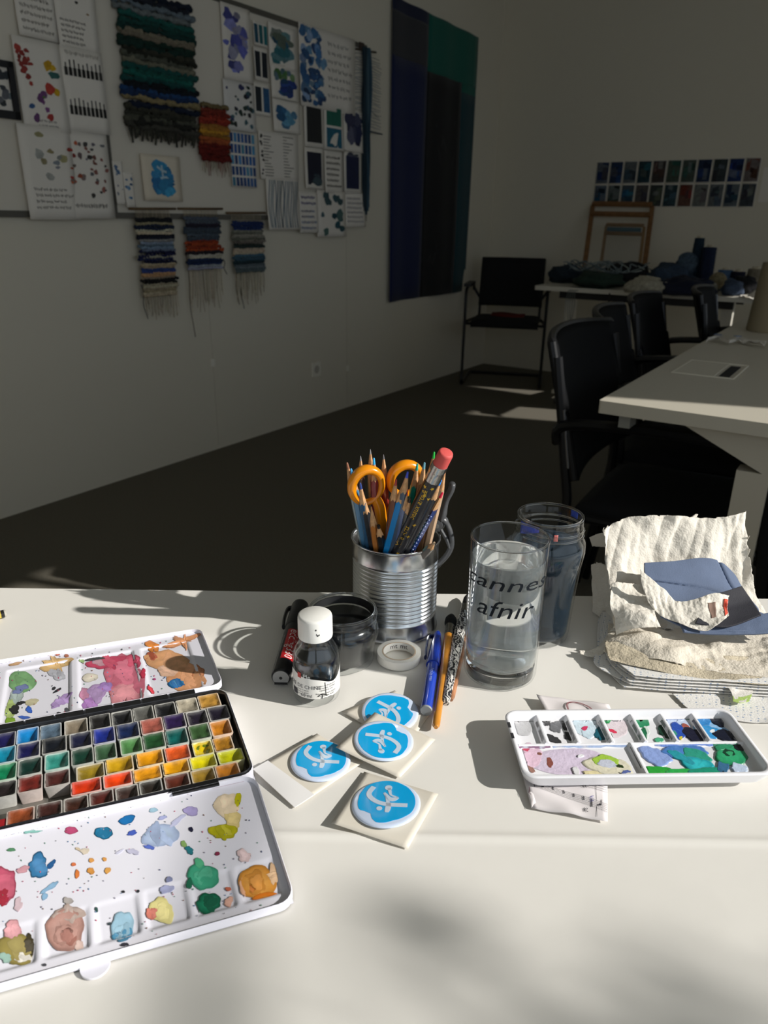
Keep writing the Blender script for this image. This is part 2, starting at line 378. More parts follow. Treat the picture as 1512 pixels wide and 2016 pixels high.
sheetobj('drawing_sheet', 'sheet covered with small red and grey shape studies, lowest beside the board rail', 'paper', quadspec(120, 207, 262, 430), .0325, LG,
         [('shell_studies', (.08, .08, .4, .62), ['#9c3a30', '#7c6a66', '#b0573a'], 14, .05), ('drawn_shapes', (.45, .1, .95, .75), ['#4b4744', '#8a5a50', '#6a6a70'], 26, .045), ('writing', (.1, .8, .9, .9), WT, 1)], seed=7)
t = sheetobj('framed_print', 'dark framed print cut off at the left edge of the picture', 'picture', quadspec(-60, 20, 118, 232), .026, None, [('drawn_shapes', (.55, .1, .92, .8), ['#6a7076', '#3b4046'], 9, .1)], seed=8)
a0, a1, z0, z1 = quadspec(-60, 20, 118, 232)
for q in ((a1-.02, a1, z0, z1), (a0, a0+.02, z0, z1), (a0, a1, z0, z0+.025), (a0, a1, z1-.02, z1)):
    b = B(); wbox(b, q[0], q[1], q[2], q[3], .03, .04); b.make('frame_rail', mat('black frame', '#15161a', .5), t)
RG = 'sheets pinned to the wide board'
BL = ['#2a5f93', '#3f86b8', '#23456f', '#5e9fc8']
sheetobj('drawing_sheet', 'tall sheet with violet blue flowers at the upper left of the blue studies', 'paper', quadspec(430, 486, 14, 160), .024, RG, [('petal_studies', (.02, .04, .85, .95), ['#4a4f96', '#5b62b0', '#7a80b8', '#8d8aa6'], 22, .17)], seed=11)
sheetobj('drawing_sheet', 'sheet with scattered black and violet brush marks below the flower sheet', 'paper', quadspec(433, 493, 162, 258), .026, RG, [('drawn_shapes', (.03, .04, .97, .96), ['#26282c', '#3a3f70', '#41606a', '#2a3a34'], 34, .06)], seed=12, m=M_paperw)
sheetobj('swatch_card', 'blue woven-look swatch card of vertical stripes, lowest left of the studies', 'paper', quadspec(446, 495, 262, 369), .025, RG, [('stripe_swatches', (0, 0, 1, 1), ['#2a5f9c', '#3f7fb4', '#26477e', '#4f93b6', '#355a96'], (7, 5))], seed=13)
sheetobj('swatch_card', 'small dark teal and navy swatch at the top of the board', 'paper', quadspec(491, 519, 46, 92), .024, RG, [('stripe_swatches', (0, 0, 1, 1), ['#134a63', '#0f3558', '#1b6670'], (3, 1))], seed=14)
sheetobj('swatch_card', 'photo strip of two narrow dark blue scenes under the teal swatch', 'paper', quadspec(492, 519, 96, 160), .026, RG, [('stripe_swatches', (.0, .02, 1, .98), ['#15222e', '#1d2b3a', '#2a2a28'], (2, 1))], seed=15)
sheetobj('swatch_card', 'pair of narrow dark blue strips leaning beside the green flower study', 'paper', quadspec(493, 524, 166, 228), .025, RG, [('stripe_swatches', (.0, .02, 1, .98), ['#173a66', '#1c2630', '#24547e'], (2, 1))], seed=16)
sheetobj('drawing_sheet', 'sheet with a large grey-green and teal wash under the top rail', 'paper', quadspec(521, 574, 52, 138), .026, RG, [('blue_wash', (.02, .08, .95, .95), ['#2f6d78', '#557a80', '#275a78', '#6d7a70'], 16)], seed=17)
sheetobj('drawing_sheet', 'sheet with green leaves above deep blue strokes', 'paper', quadspec(525, 576, 130, 197), .028, RG, [('petal_studies', (.1, .05, .9, .45), ['#4d7a46', '#6c8a5e', '#54707c'], 9, .12), ('painted_area', (.03, .3, .97, .95), ['#1f3577', '#27468c', '#2b5580'], 12)], seed=18)
sheetobj('drawing_sheet', 'sheet with a light blue wave painting', 'paper', quadspec(529, 582, 199, 262), .027, RG, [('blue_wash', (.05, .05, .92, .9), ['#3f7ca8', '#2f6c9c', '#5c93b4'], 10)], seed=19)
sheetobj('drawing_sheet', 'printed sheet of two columns of small text and dots', 'paper', quadspec(503, 580, 262, 355), .024, RG, [('number_table', (.06, .08, .45, .95), ['#7b766c'], (1, 14)), ('number_table', (.55, .05, .96, .95), ['#7b766c'], (1, 14)), ('painted_spots', (.02, .05, .12, .9), ['#3a3835'], 9, .03)], seed=20)
sheetobj('drawing_sheet', 'large sheet with many blue dots beside brush handwriting', 'paper', quadspec(581, 691, 62, 218), .027, RG, [('petal_studies', (.01, .04, .44, .97), ['#3f6f9f', '#2c5684', '#5f86aa', '#7d9bb8', '#27466f'], 60, .055), ('writing', (.48, .1, .95, .85), ['#3b3a38'], 7)], seed=21)
sheetobj('drawing_sheet', 'sheet of wavy grey blue lines hanging below the text columns', 'paper', quadspec(516, 580, 352, 452), .030, RG, [('wavy_lines', (.05, .04, .95, .96), ['#4c6878', '#5f7a88', '#37505f'], 15)], seed=22, curl=.02)
PG = 'dark prints pinned in a block'
sheetobj('print', 'almost black print, top left of the block of prints', 'picture', quadspec(591, 629, 201, 290), .026, PG, [('stripe_swatches', (0, 0, 1, 1), ['#17181c', '#1c1d20'], (1, 1))], seed=23)
sheetobj('print', 'plain green to blue print, top middle of the block of prints', 'picture', quadspec(630, 668, 209, 296), .027, PG, [('stripe_swatches', (0, 0, 1, .5), ['#1b5d52'], (1, 1)), ('stripe_swatches', (0, .45, 1, 1), ['#1c5c78'], (1, 1))], seed=24)
sheetobj('print', 'cloudy navy print, top right of the block of prints', 'picture', quadspec(669, 706, 219, 300), .026, PG, [('painted_area', (0, 0, 1, 1), ['#20264a', '#3a3d58', '#555a70', '#141a38'], 16)], seed=25)
sheetobj('print', 'night blue print with a pale cloud, bottom left of the block of prints', 'picture', quadspec(592, 629, 292, 372), .027, PG, [('stripe_swatches', (0, 0, 1, 1), ['#11162c'], (1, 1)), ('painted_area', (.15, .4, .95, .95), ['#3d4f58', '#2c3c48', '#1d2a38'], 9)], seed=26)
sheetobj('drawing_sheet', 'white card with handwriting below the green print', 'paper', quadspec(631, 667, 299, 380), .026, PG, [('writing', (.08, .08, .92, .9), ['#4a4741'], 6)], seed=27)
sheetobj('print', 'deep blue plain print, bottom right of the block of prints', 'picture', quadspec(669, 703, 300, 380), .027, PG, [('stripe_swatches', (0, 0, 1, 1), ['#121b40'], (1, 1)), ('painted_area', (.1, .0, .9, .2), ['#44485c'], 3)], seed=28)
sheetobj('drawing_sheet', 'sheet with blue and violet writing hanging below the boards rail', 'paper', quadspec(581, 617, 378, 458), .029, RG, [('writing', (.08, .06, .92, .35), ['#4d4a86'], 2), ('writing', (.08, .4, .92, .95), ['#33578c', '#6a6a80'], 4)], seed=29)
sheetobj('drawing_sheet', 'sheet with grey green fish and leaf studies at the lower edge of the board', 'paper', quadspec(616, 672, 376, 466), .028, RG, [('petal_studies', (.05, .05, .95, .3), ['#2f4a50', '#3d5a5c'], 7, .11), ('petal_studies', (.05, .4, .95, .95), ['#34565c', '#4a6a68', '#1f4a56'], 10, .1)], seed=30)
sheetobj('drawing_sheet', 'small sheet with faint grey lines, lowest right on the board', 'paper', quadspec(671, 712, 380, 447), .026, RG, [('writing', (.1, .1, .9, .9), ['#777380'], 6)], seed=31)
sheetobj('drawing_sheet', 'narrow sheet with blue brush marks in the lower left corner of the wide board', 'paper', quadspec(217, 236, 318, 402), .024, RG, [('petal_studies', (.1, .03, .9, .4), ['#3f6a9c', '#6a8db0'], 7, .16), ('drawn_shapes', (.1, .45, .9, .95), ['#9aa0a6'], 5, .1)], seed=32)
sheetobj('drawing_sheet', 'small strip with blue dabs beside the blue emblem painting', 'paper', quadspec(237, 256, 340, 408), .025, RG, [('petal_studies', (.1, .05, .9, .95), ['#2f5f94', '#5f86aa'], 9, .16)], seed=33)
sheetobj('emblem_painting', 'cream sheet with a round bright blue wash and a pale stroke emblem', 'painting', quadspec(272, 348, 306, 396), .026, None,
         [('blue_wash', (.2, .1, .82, .9), ['#2f7fb0', '#3b93c4', '#2a73a4'], 26), ('emblem', (0, 0, 1, 1), ['#b8cfdb'])], seed=34, m=mat('cream paper', '#ddd3c0', .85))
# scarf and thread sample at the board's right end
al0, zt = lw(713, 95); rnd = random.Random(5)
b = B()
for k in range(7):
    x = (k-3)*.011
    b.tube([LP(al0+x*(1-.4*q/12)+.004*sin(q+k), 1.96-(.80+.02*(k % 3))*q/12, .03+.008*sin(k*2+q*.6)) for q in range(13)], .009, 6, rnd.choice(['#2c4452', '#3a5566', '#22343f', '#47606c']))
o = b.make('scarf', mat('scarf wool', '#ffffff', .95, attr=True, bump=.6, bscale=300)); tag(o, 'long twisted grey blue scarf hanging from the right end of the board', 'scarf')
b = B()
for k in range(26):
    z = 1.93-.0135*k; x0, x1 = al0-.10, al0+.14+rnd.uniform(-.01, .02)
    b.tube([LP(x0+(x1-x0)*q/5, z+rnd.uniform(-.006, .006)-.02*abs(q-2)/5, .023+rnd.uniform(0, .004)) for q in range(6)], .0013, 4, rnd.choice(['#33506a', '#46647a', '#25384c']))
b.tube([LP(al0-.1, 1.94, .024), LP(al0+.10, 1.955, .024)], .005, 6, '#3c332a'); b.tube([LP(al0+.02, 1.56, .024), LP(al0+.17, 1.555, .024)], .004, 6, '#25384c')
tag(b.make('thread_sample', MC['scarf wool']), 'fringed blue thread sample behind the scarf at the board end', 'weaving')
# ------------------------------------------------------------------ woven wall hangings
M_yarn = mat('yarn', '#ffffff', .95, attr=True, noise_amt=.35, nscale=90, bump=.8, bscale=350)
def weaving(name, label, x0, x1, bands, off=.03, rr=.008, fuzz=.5, skew=0, seed=0, rowstep=None, fringe=None, warp=None):
    """bands: (y_top_px, y_bottom_px, colours, wobble)"""
    rnd = random.Random(seed); xm = (x0+x1)/2; a0, _ = lw(x0, bands[len(bands)//2][0]); a1, _ = lw(x1, bands[len(bands)//2][0]); _, zb = lw(xm, bands[-1][1])
    t = thing(name, label, 'weaving', LP((a0+a1)/2, zb, off))
    for yt, yb, cols, wob in bands:
        _, z1 = lw(xm, yt); _, z0 = lw(xm, yb); n = max(1, int(round((z1-z0)/(rr*1.5)))); b = B()
        for i in range(n):
            z = z1-(z1-z0)*(i+.5)/n; e0, e1 = rnd.uniform(-1, 1)*wob*.02, rnd.uniform(-1, 1)*wob*.02; K = 26; c = vary(lin(rnd.choice(cols)), .3, rnd); ph = rnd.uniform(0, 9)
            pts = []; rs = []
            for q in range(K+1):
                u = q/K; pts.append(LP(a0+e0+(a1+e1-a0-e0)*u, z+wob*.010*noise.noise(V((u*5, ph, 0)))+wob*.003*sin(u*60+ph), off+.004+rr*wob*.6*noise.noise(V((u*9, ph, 3)))+rr*.3*(q % 2)))
                rs.append(rr*(1+fuzz*noise.noise(V((u*14, ph, 7)))+.18*(q % 2)))
            b.tube(pts, rs, 6, c)
        b.make('yarn_band', M_yarn, t, 180)
    if fringe:
        fn, flen, fcols, fr = fringe; b = B()
        for i in range(fn):
            u = (i+.5)/fn; L = flen*rnd.uniform(.55, 1.1); al = a0+(a1-a0)*u; dx = rnd.uniform(-.012, .012)
            b.tube([LP(al+dx*(q/4)**2+rnd.uniform(-.002, .002), zb+.01-L*q/4, off+.003+rnd.uniform(0, .004)) for q in range(5)], fr, 4, vary(lin(rnd.choice(fcols)), .25, rnd))
        b.make('fringe', M_yarn, t, 180, kind='stuff')
    if warp:
        yt, wcols, wn = warp; _, z1 = lw(xm, bands[0][0]); _, z2 = lw(xm, yt); b = B()
        for i in range(wn):
            al = a0+(a1-a0)*(i+.5)/wn; b.tube([LP(al, z2, off), LP(al, z1, off)], .0011, 4, vary(lin(rnd.choice(wcols)), .15, rnd))
        b.tube([LP(a0-.03, z2, off+.003), LP(a1+.03, z2+.004, off+.003)], .005, 6, '#6b563e')
        b.make('warp_threads', M_yarn, t, 180, kind='stuff')
    return t
W_ = weaving
W_('woven_hanging', 'large shaggy woven hanging in teal, blue, green and grey yarn', 228, 368, [(-2, 16, ['#0e1c30', '#1d2430'], .6), (16, 28, ['#16345e', '#7c8890', '#1c3f70'], 1.2), (28, 40, ['#6d7478', '#1f4a80', '#8a8c88'], 1.2), (40, 72, ['#0f4038', '#124c46', '#0c3a38'], 1), (72, 86, ['#6f6f5e', '#85806e'], .8), (86, 104, ['#0c2a26', '#12352c'], .8), (104, 118, ['#23261e', '#2f3026'], .8), (118, 136, ['#6a6a5c', '#55584c'], 1), (136, 168, ['#0e4a48', '#125c54', '#0c4640'], 1.2), (168, 182, ['#0a1420', '#0f1c2e'], .8), (182, 196, ['#15315c', '#1b3f70', '#4a3c30'], 1.1), (196, 206, ['#8a7858', '#5a4c3c', '#1b3560'], 1), (206, 218, ['#13264a', '#1a3a66', '#0f1c34'], 1), (218, 258, ['#35342c', '#44433a', '#2a2a24'], 1.3)],
   rr=.011, fuzz=.9, seed=1, fringe=(34, .06, ['#35342c', '#44433a'], .005))
W_('woven_hanging', 'small orange and rust woven hanging on the wide board', 384, 437, [(207, 214, ['#8a7a50', '#6a6a4a'], .6), (214, 222, ['#7c2f20', '#8c3a22'], .7), (222, 246, ['#8c3020', '#7a2a1e'], .8), (246, 258, ['#9c6a2a', '#a87430'], .7), (258, 272, ['#b8862a', '#a8742a'], .7), (272, 284, ['#a0502a', '#8c3a22'], .7), (284, 300, ['#7a2018', '#8a2c20', '#a06a5a'], .8), (300, 317, ['#6c1c16', '#80281c'], .9)], off=.028, rr=.008, fuzz=.6, seed=2, fringe=(22, .07, ['#b0a48c', '#8c4a34'], .0016))
CR = ['#b3a68c', '#c4b79c', '#a3947a']
W_('woven_sample', 'leftmost of the three small weavings, black and blue stripes on cream', 262, 330, [(430, 437, ['#15171c'], .5), (437, 443, CR, .4), (443, 456, ['#14161c', '#1c2740', '#b8b09c'], .8), (456, 462, CR, .4), (462, 470, ['#171a26', '#20263a'], .5), (470, 476, ['#8c8f8c', '#55606a'], .4), (476, 494, ['#7c8c9c', '#6f8096'], .5), (494, 518, ['#12183c', '#181f4a', '#c0bba8'], 1), (518, 528, CR, .4), (528, 536, ['#2c3f78', '#34488a'], .5), (536, 548, CR+['#b08a66'], .5), (548, 557, ['#0f1014', '#15161a'], .8), (557, 582, CR, .4)], off=.03, rr=.006, fuzz=.35, seed=3, fringe=(26, .10, CR, .0013), warp=(412, CR, 30))
W_('woven_sample', 'middle one of the three small weavings, with the wide red-orange band', 357, 424, [(428, 440, ['#4a5460', '#5a6470'], .5), (440, 447, ['#8c7f8c', '#2a2638'], .5), (447, 473, ['#4f5a66', '#434e5c'], .5), (473, 493, ['#b04824', '#c2542a', '#9c3c20'], .9), (493, 500, ['#26202a', '#15161c'], .8), (500, 508, ['#c9c2b0', '#b8b2a0'], .6), (508, 520, ['#122240', '#16284c'], .5), (520, 530, ['#b3a890', '#8f93a0'], .4)], off=.03, rr=.006, fuzz=.35, seed=4, fringe=(22, .18, CR, .0016), warp=(412, CR, 28))
W_('woven_sample', 'rightmost of the three small weavings, navy top and pale blue lower part', 449, 508, [(436, 453, ['#182c5a', '#1c3266'], .5), (453, 468, ['#7c7a70', '#8a887c'], .4), (468, 480, ['#26282c', '#7c7a70'], .9), (480, 488, ['#2c3836', '#1f2a30'], .4), (488, 500, CR, .4), (500, 512, ['#3c5a6c', '#446a80'], .5), (512, 519, ['#1b3038', '#20363e'], .5), (519, 535, ['#55626a', '#606c72'], .5)], off=.03, rr=.006, fuzz=.35, seed=5, fringe=(22, .16, CR, .0016), warp=(420, CR, 26))
b = B(); rnd = random.Random(9)
for px, y0, y1 in ((356, 500, 665), (263, 470, 600), (452, 520, 600), (462, 530, 608), (268, 560, 628), (430, 510, 540)):
    a, z0 = lw(px, y0); _, z1 = lw(px, y1)
    b = B(); b.tube([LP(a+.006*sin(q*1.3)+.012*(q/6), z0+(z1-z0)*q/6, .032) for q in range(7)], .0018, 5, rnd.choice(['#2c2f30', '#5a4c3c']))
    o = b.make('loose_thread', M_yarn); tag(o, 'loose dark thread hanging from the small weavings, near '+{356: 'the left side of the middle one', 263: 'the left edge of the leftmost one', 452: 'the left edge of the rightmost one', 462: 'the fringe of the rightmost one', 268: 'the fringe of the leftmost one', 430: 'the right side of the middle one'}[px], 'thread')
# ------------------------------------------------------------------ tall patchwork tapestry
def tap():
    rows = []
    a0, a1 = 4.116, 5.20; zt, zb = 2.262, .603
    xs = lambda px, y=300: (lw(px, y)[0]-a0)/(a1-a0)
    t = thing('patchwork_tapestry', 'tall hanging patchwork cloth in navy, black and teal on the left wall', 'tapestry', LP((a0+a1)/2, zb, .01))
    u1 = xs(834, 300); u2 = xs(893, 300); 
    zr = lambda x, y: (zt-lw(x, y)[1])/(zt-zb)
    vA, vB, vC, vD = zr(800, 30), zr(800, 118), zr(870, 148), zr(920, 182)
    P = [('#101a38', 0, 0, u1, vA), ('#33343a', 0, vA, u1, vB), ('#0f1c48', 0, vB, u1, 1), ('#0b5c50', u1, 0, 1, vC), ('#0b5c50', u2+.04, vC, 1, vD), ('#0c0d12', u1, vC, u2+.04, 1), ('#083a44', u2+.04, vD, 1, 1)]
    f = lambda u, v: LP(a0+(a1-a0)*u, zt+(zb-zt)*v-.02*u*(1-v), .012+.010*sin(u*9+v*2)*v+.005*sin(u*23+1))
    for k, (c, x0, y0, x1, y1) in enumerate(P):
        b = B(); b.grid(lambda u, v: f(x0+(x1-x0)*u, y0+(y1-y0)*v)+BV*(.0006*(k % 2)), 12, 16, thick=.0015, col=c)
        b.make('cloth_panel', mat('tapestry cloth', '#ffffff', .9, attr=True, bump=.4, bscale=260, sheen=.1), t, 180)
    b = B(); rnd = random.Random(3)
    for k in range(26):
        u = rnd.uniform(u1+.02, u2); v = rnd.choice([rnd.uniform(.3, .48), rnd.uniform(.75, .97)]); L = rnd.uniform(.02, .06); s = rnd.uniform(-.04, .04)
        b.ribbon([f(u+s*q/4, v+L*q/4)+BV*.002 for q in range(5)], [.002, .006, .008, .005, .001], BV, .0004, '#2c2a30')
    b.make('print_marks', MC['tapestry cloth'], t, kind='stuff')
tap()
# ================================================================== photo strip on the back wall
M_print = mat('photo print', '#ffffff', .6, attr=True, noise_amt=.35, nscale=40, spec=.2)
rnd = random.Random(21)
aS0, zt = bw(1176, 318); aS1, _ = bw(1500, 320); _, zb = bw(1175, 408); cw = (aS1-aS0)/11; hh = (zt-zb)/2
pal = ['#1c2c5a', '#25406c', '#3c4a54', '#24505a', '#5a4a40', '#2c5a50', '#3c5c58', '#203a66', '#4a5456', '#1d3f86', '#6a4038', '#2a4f74', '#4c5c5a', '#2a5a74', '#5c5860', '#54584e', '#3a5660', '#7a3c30', '#6c6c64', '#4a5058', '#2c4660', '#5a6068']
col_names = ['first', 'second', 'third', 'fourth', 'fifth', 'sixth', 'seventh', 'eighth', 'ninth', 'tenth', 'eleventh']
for j in range(2):
    for i in range(11):
        x0 = aS0+cw*i+.003; x1 = x0+cw-.006; z1 = zt-hh*j-.003; z0 = z1-hh+.006
        P = rm((x0+x1)/2, BWY-.002, z0); c = tuple(q*.75 for q in lin(pal[j*11+i]))
        t = thing('photo_card', '%s photo from the left in the %s row of the photo strip' % (col_names[i], ['upper', 'lower'][j]), 'photo', P, 'photo cards on the back wall')
        f = lambda u, v, o=0: rm(x0+(x1-x0)*u, BWY-.004-o-.002*v, z1+(z0-z1)*v)
        b = B(); b.grid(f, 2, 3, thick=.0008); b.make('card', M_paper, t, 180)
        b = B()
        for k in range(7):
            cc = vary(c, .8, rnd) if k % 3 else tuple(.5*x+.5*y for x, y in zip(c, rnd.choice([(.2, .22, .22), (.02, .03, .04), (.1, .09, .07)]))); a0 = rnd.uniform(.04, .6) if k else .04; b0 = rnd.uniform(.03, .6) if k else .03; a1 = min(.96, a0+rnd.uniform(.2, .6)) if k else .96; b1 = min(.97, b0+rnd.uniform(.1, .5)) if k else .97
            s = rnd.uniform(-.12, .12) if k else 0; o = .0016+.0001*k
            b.add([f(a0, min(.97, max(.03, b0+s)), o), f(a1, b0, o), f(a1, b1, o), f(a0, min(.97, max(.03, b1+s)), o)], [(3, 2, 1, 0)], cc)
        b.make('picture', M_print, t)
b = B(); P0 = bw(1506, 335)
b.grid(lambda u, v: rm(bw(1503, 340)[0]+.2*u, BWY-.004, 1.43-.2*v), 2, 2, thick=.001); tag(b.make('paper_note', M_paper), 'pale blank sheet on the back wall right of the photo strip', 'paper')
# ================================================================== back desk
M_white = mat('white laminate', '#d2cdc0', .45); M_wmet = mat('white painted metal', '#cbc7bb', .4); M_blk = mat('black plastic', '#14151a', .45)
M_wheel = mat('grey wheel', '#4a4a48', .5)
DZ = .73; d0, d1 = 4.48, 5.09; dl, dr = -1.83, -.585
t = thing('back_desk', 'long white desk with a metal leg against the back wall, covered in yarn', 'desk', rm((dl+dr)/2, (d0+d1)/2, 0))
b = B(); b.prism([rm((dl+dr)/2+x, (d0+d1)/2+y, DZ-.025) for x, y in rrect(dr-dl, d1-d0, .012)], (0, 0, .025)); b.make('tabletop', M_white, t)
b = B(); rbox(b, dl+.12, dr-.12, d0+.12, d0+.15, DZ-.075, DZ-.0255); rbox(b, dl+.12, dr-.12, d1-.15, d1-.12, DZ-.075, DZ-.0255); b.make('under_beam', M_blk, t)
for x in (dl+.16, dr-.16):
    b = B(); rbox(b, x-.03, x+.03, (d0+d1)/2-.10, (d0+d1)/2-.04, .09, DZ-.0255); b.make('leg', M_wmet, t)
    b = B(); b.prism([rm(x, d0+.04, .075), rm(x, d0+.04, .095), rm(x, (d0+d1)/2, .13), rm(x, d1-.06, .095), rm(x, d1-.06, .075)], BV*.06); b.make('foot', M_wmet, t)
    for y in (d0+.07, d1-.09):
        b = B(); b.turn(rm(x+.015, y, .03), BV*.02, [(.024, 0), (.029, .2), (.029, .8), (.024, 1)], 20); b.turn(rm(x+.04, y, .03), BV*.02, [(.024, 0), (.029, .2), (.029, .8), (.024, 1)], 20)
        b.frust(rm(x+.03, y, .04), rm(x+.03, y, .08), .012, .010); b.make('castor', M_wheel, t)
# weaving frames leaning on the back wall
M_wood = mat('pale wood', '#86603c', .6, noise_amt=.25, nscale=25); M_wood2 = mat('light pine', '#94744e', .6, noise_amt=.2, nscale=25)
def bframe(name, label, pts, al0, al1, m, th=.02, wd=.03, extra=()):
    """four corners in pixels (tl,tr,br,bl) leaned from al0 (foot) to al1 (top)"""
    Pt = []
    for k, (px, py) in enumerate(pts): a_, z_ = bw(px, py, al1 if k < 2 else al0); Pt.append(rm(a_, al1 if k < 2 else al0, z_))
    zmin = DZ+.001
    for k in (2, 3):
        u = Pt[1 if k == 2 else 0]; d = Pt[k]-u; Pt[k] = u+d*((zmin-u.z)/d.z)
    t = thing(name, label, 'weaving frame', (Pt[2]+Pt[3])/2)
    n = (Pt[1]-Pt[0]).cross(Pt[3]-Pt[0]).normalized()
    def rail(p, q, nm, w_=wd):
        b = B(); ax = (q-p).normalized(); b.box((p+q)/2, ((q-p).length+0, w_, th), (ax, n.cross(ax), n)); b.make(nm, m, t)
    rail(Pt[0], Pt[3], 'upright'); rail(Pt[1], Pt[2], 'upright')
    o = n*(th+.001) if n.dot(AV) < 0 else -n*(th+.001)
    rail(Pt[0]+o, Pt[1]+o, 'crossbar'); rail(Pt[0].lerp(Pt[3], .94)+o, Pt[1].lerp(Pt[2], .94)+o, 'crossbar')
    for e in extra: rail(Pt[0].lerp(Pt[3], e)+o, Pt[1].lerp(Pt[2], e)+o, 'crossbar')
    return t, Pt, o
t, Pt, o = bframe('weaving_frame', 'tall wooden weaving frame leaning on the back wall', [(1167, 406), (1284, 408), (1268, 530), (1148, 545)], 5.03, 5.57, M_wood, extra=(.14,))
t, Pt, o = bframe('weaving_frame', 'small pine weaving frame with threads, leaning inside the tall frame', [(1194, 446), (1268, 448), (1258, 530), (1180, 545)], 4.94, 5.36, M_wood2, .015, .02, extra=(.16,))
b = B()
for k in range(24):
    u = (k+.5)/24; b.tube([Pt[0].lerp(Pt[1], u)+o*1.6, Pt[3].lerp(Pt[2], u)+o*1.6-(Pt[3]-Pt[0])*.06], .001, 4)
b.make('warp_threads', mat('pale thread', '#8c9296', .9), t)
b = B()
p, q = Pt[0].lerp(Pt[3], .12)+o*2, Pt[1].lerp(Pt[2], .12)+o*2
b.box((p+q)/2, ((q-p).length*.9, .035, .008), ((q-p).normalized(), (Pt[3]-Pt[0]).normalized(), (q-p).normalized().cross((Pt[3]-Pt[0]).normalized()))); b.make('woven_band', mat('grey blue weave', '#4f6670', .9), t)
# ------------------------------------------------------------------ yarn and cloth on the desk
M_y = mat('desk yarn', '#ffffff', .95, attr=True, bump=.8, bscale=250, noise_amt=.3, nscale=60)
def desk(px, py, al=None, z=DZ):
    if al is None: return hit(px, py, z)
    a_, zz = bw(px, py, al); return rm(a_, al, z)
def lumpy(name, label, cat, c, r, col, seed, sq=.6, amp=.35, group=None, m=None, asp=(1, 1)):
    b = B(); n = 24
    def f(u, v):
        th = 2*pi*u; ph = pi*v; d = V((cos(th)*sin(ph), sin(th)*sin(ph), cos(ph))); k = 1+amp*noise.fractal(d*1.7+V((seed, 0, 0)), 1, 2, 4)
        p = d*r*k; z = max(p.z*sq, -r*sq*.75); return V((0, 0, 0))+c+BV*p.x*asp[0]+AV*p.y*asp[1]+V((0, 0, z+r*sq*.75+.001))
    b.grid(f, n, 16, col=col); o = b.make(name, m or M_y, None, 180); return tag(o, label, cat, group)
def ball(label, c, r, col, group='balls of yarn on the back desk'):
    t = thing('yarn_ball', label, 'yarn', c, group); b = B(); b.lathe(c+V((0, 0, r)), [(r*.96*sin(pi*k/12), -r*.96*cos(pi*k/12)) for k in range(13)], 20, col); b.make('core', M_y, t, 180)
    b = B(); rn = random.Random(int(c.x*999)); 
    for k in range(5):
        a = V((rn.uniform(-1, 1), rn.uniform(-1, 1), rn.uniform(-1, 1))).normalized(); x = a.orthogonal().normalized(); y = a.cross(x)
        for s in (-.35, -.12, .12, .35):
            rr = r*sqrt(1-s*s); b.tube([c+V((0, 0, r+.0))+a*s*r+(x*cos(2*pi*i/20)+y*sin(2*pi*i/20))*rr for i in range(20)], r*.07, 5, vary(lin(col), .2, rn), closed=True)
    b.make('winding', M_y, t, 180); return t
def cone(label, c, r0, r1, h, col, core='#c9bfa6', group='yarn cones on the back desk', m=None):
    t = thing('yarn_cone', label, 'yarn', c, group)
    b = B(); b.lathe(c, [(0, 0), (r0*.5, 0), (r0*.42, h), (r0*.30, h), (r0*.28, h-.01), (0, h-.01)], 20, core); b.make('core', M_y, t)
    b = B(); prof = [(r0*.45, .004)]; K = 22
    for k in range(K+1): prof.append((r0+(r1-r0)*k/K+(.0012 if k % 2 else 0), .006+(h-.02)*k/K))
    prof.append((r1*.5, h-.012)); b.lathe(c, prof, 28, col); b.make('wound_yarn', m or M_y, t, 60); return t
lumpy('fabric_heap', 'small dark heap of cloth at the left end of the back desk', 'cloth', desk(1118, 556), .13, '#22303c', 1, .45)
lumpy('fabric_heap', 'dark green and brown folded cloth in the middle of the heap beside the frames', 'cloth', desk(1178, 566), .14, '#26382f', 2, .38)
lumpy('fabric_heap', 'black cloth heap below the small weaving frame', 'cloth', desk(1228, 562), .15, '#15161a', 3, .5)
lumpy('towel', 'white rolled towel at the front edge of the back desk', 'cloth', desk(1272, 579), .09, '#aaa594', 4, .55, asp=(1.25, 1))
lumpy('fabric_heap', 'blue grey wool heap in the middle of the back desk', 'cloth', desk(1318, 566), .13, '#324256', 5, .62)
lumpy('fabric_heap', 'navy cloth heap lying at the front of the back desk behind the chairs', 'cloth', desk(1345, 582), .12, '#161c30', 6, .45, asp=(1.4, 1))
ball('grey blue ball of yarn on the heap in the middle of the desk', desk(1346, 560, 4.95)+V((0, 0, .08)), .062, '#4a5c6c')
ball('cream ball of yarn in front of the blue cones', desk(1410, 572, 4.72)+V((0, 0, .02)), .045, '#8f8468')
ball('beige ball of yarn low behind the far chair', desk(1397, 585, 4.62), .032, '#8f8a7c')
cone('tall dark teal cone of thread, highest on the back desk', desk(1366, 545, 5.02), .040, .028, .30, '#142a3a')
cone('dark blue cone of thread right of the tallest one', desk(1388, 550, 4.98), .042, .038, .25, '#14203a')
cone('short light blue cone of yarn', desk(1424, 560, 4.90), .045, .04, .13, '#4c6a8c')
cone('short navy cone of yarn at the right of the light blue one', desk(1449, 565, 4.88), .042, .038, .125, '#15172c')
cone('grey cream cone near the right end of the back desk', desk(1482, 565, 4.95), .05, .04, .14, '#7c7464')
lumpy('fabric_heap', 'black cloth by the right end of the back desk', 'cloth', desk(1462, 578), .075, '#17181c', 8, .7)
lumpy('fabric_heap', 'slate blue scarf bunched right of the cream ball', 'cloth', desk(1440, 582), .055, '#3c4a60', 9, .9)
b = B(); rnd = random.Random(31)
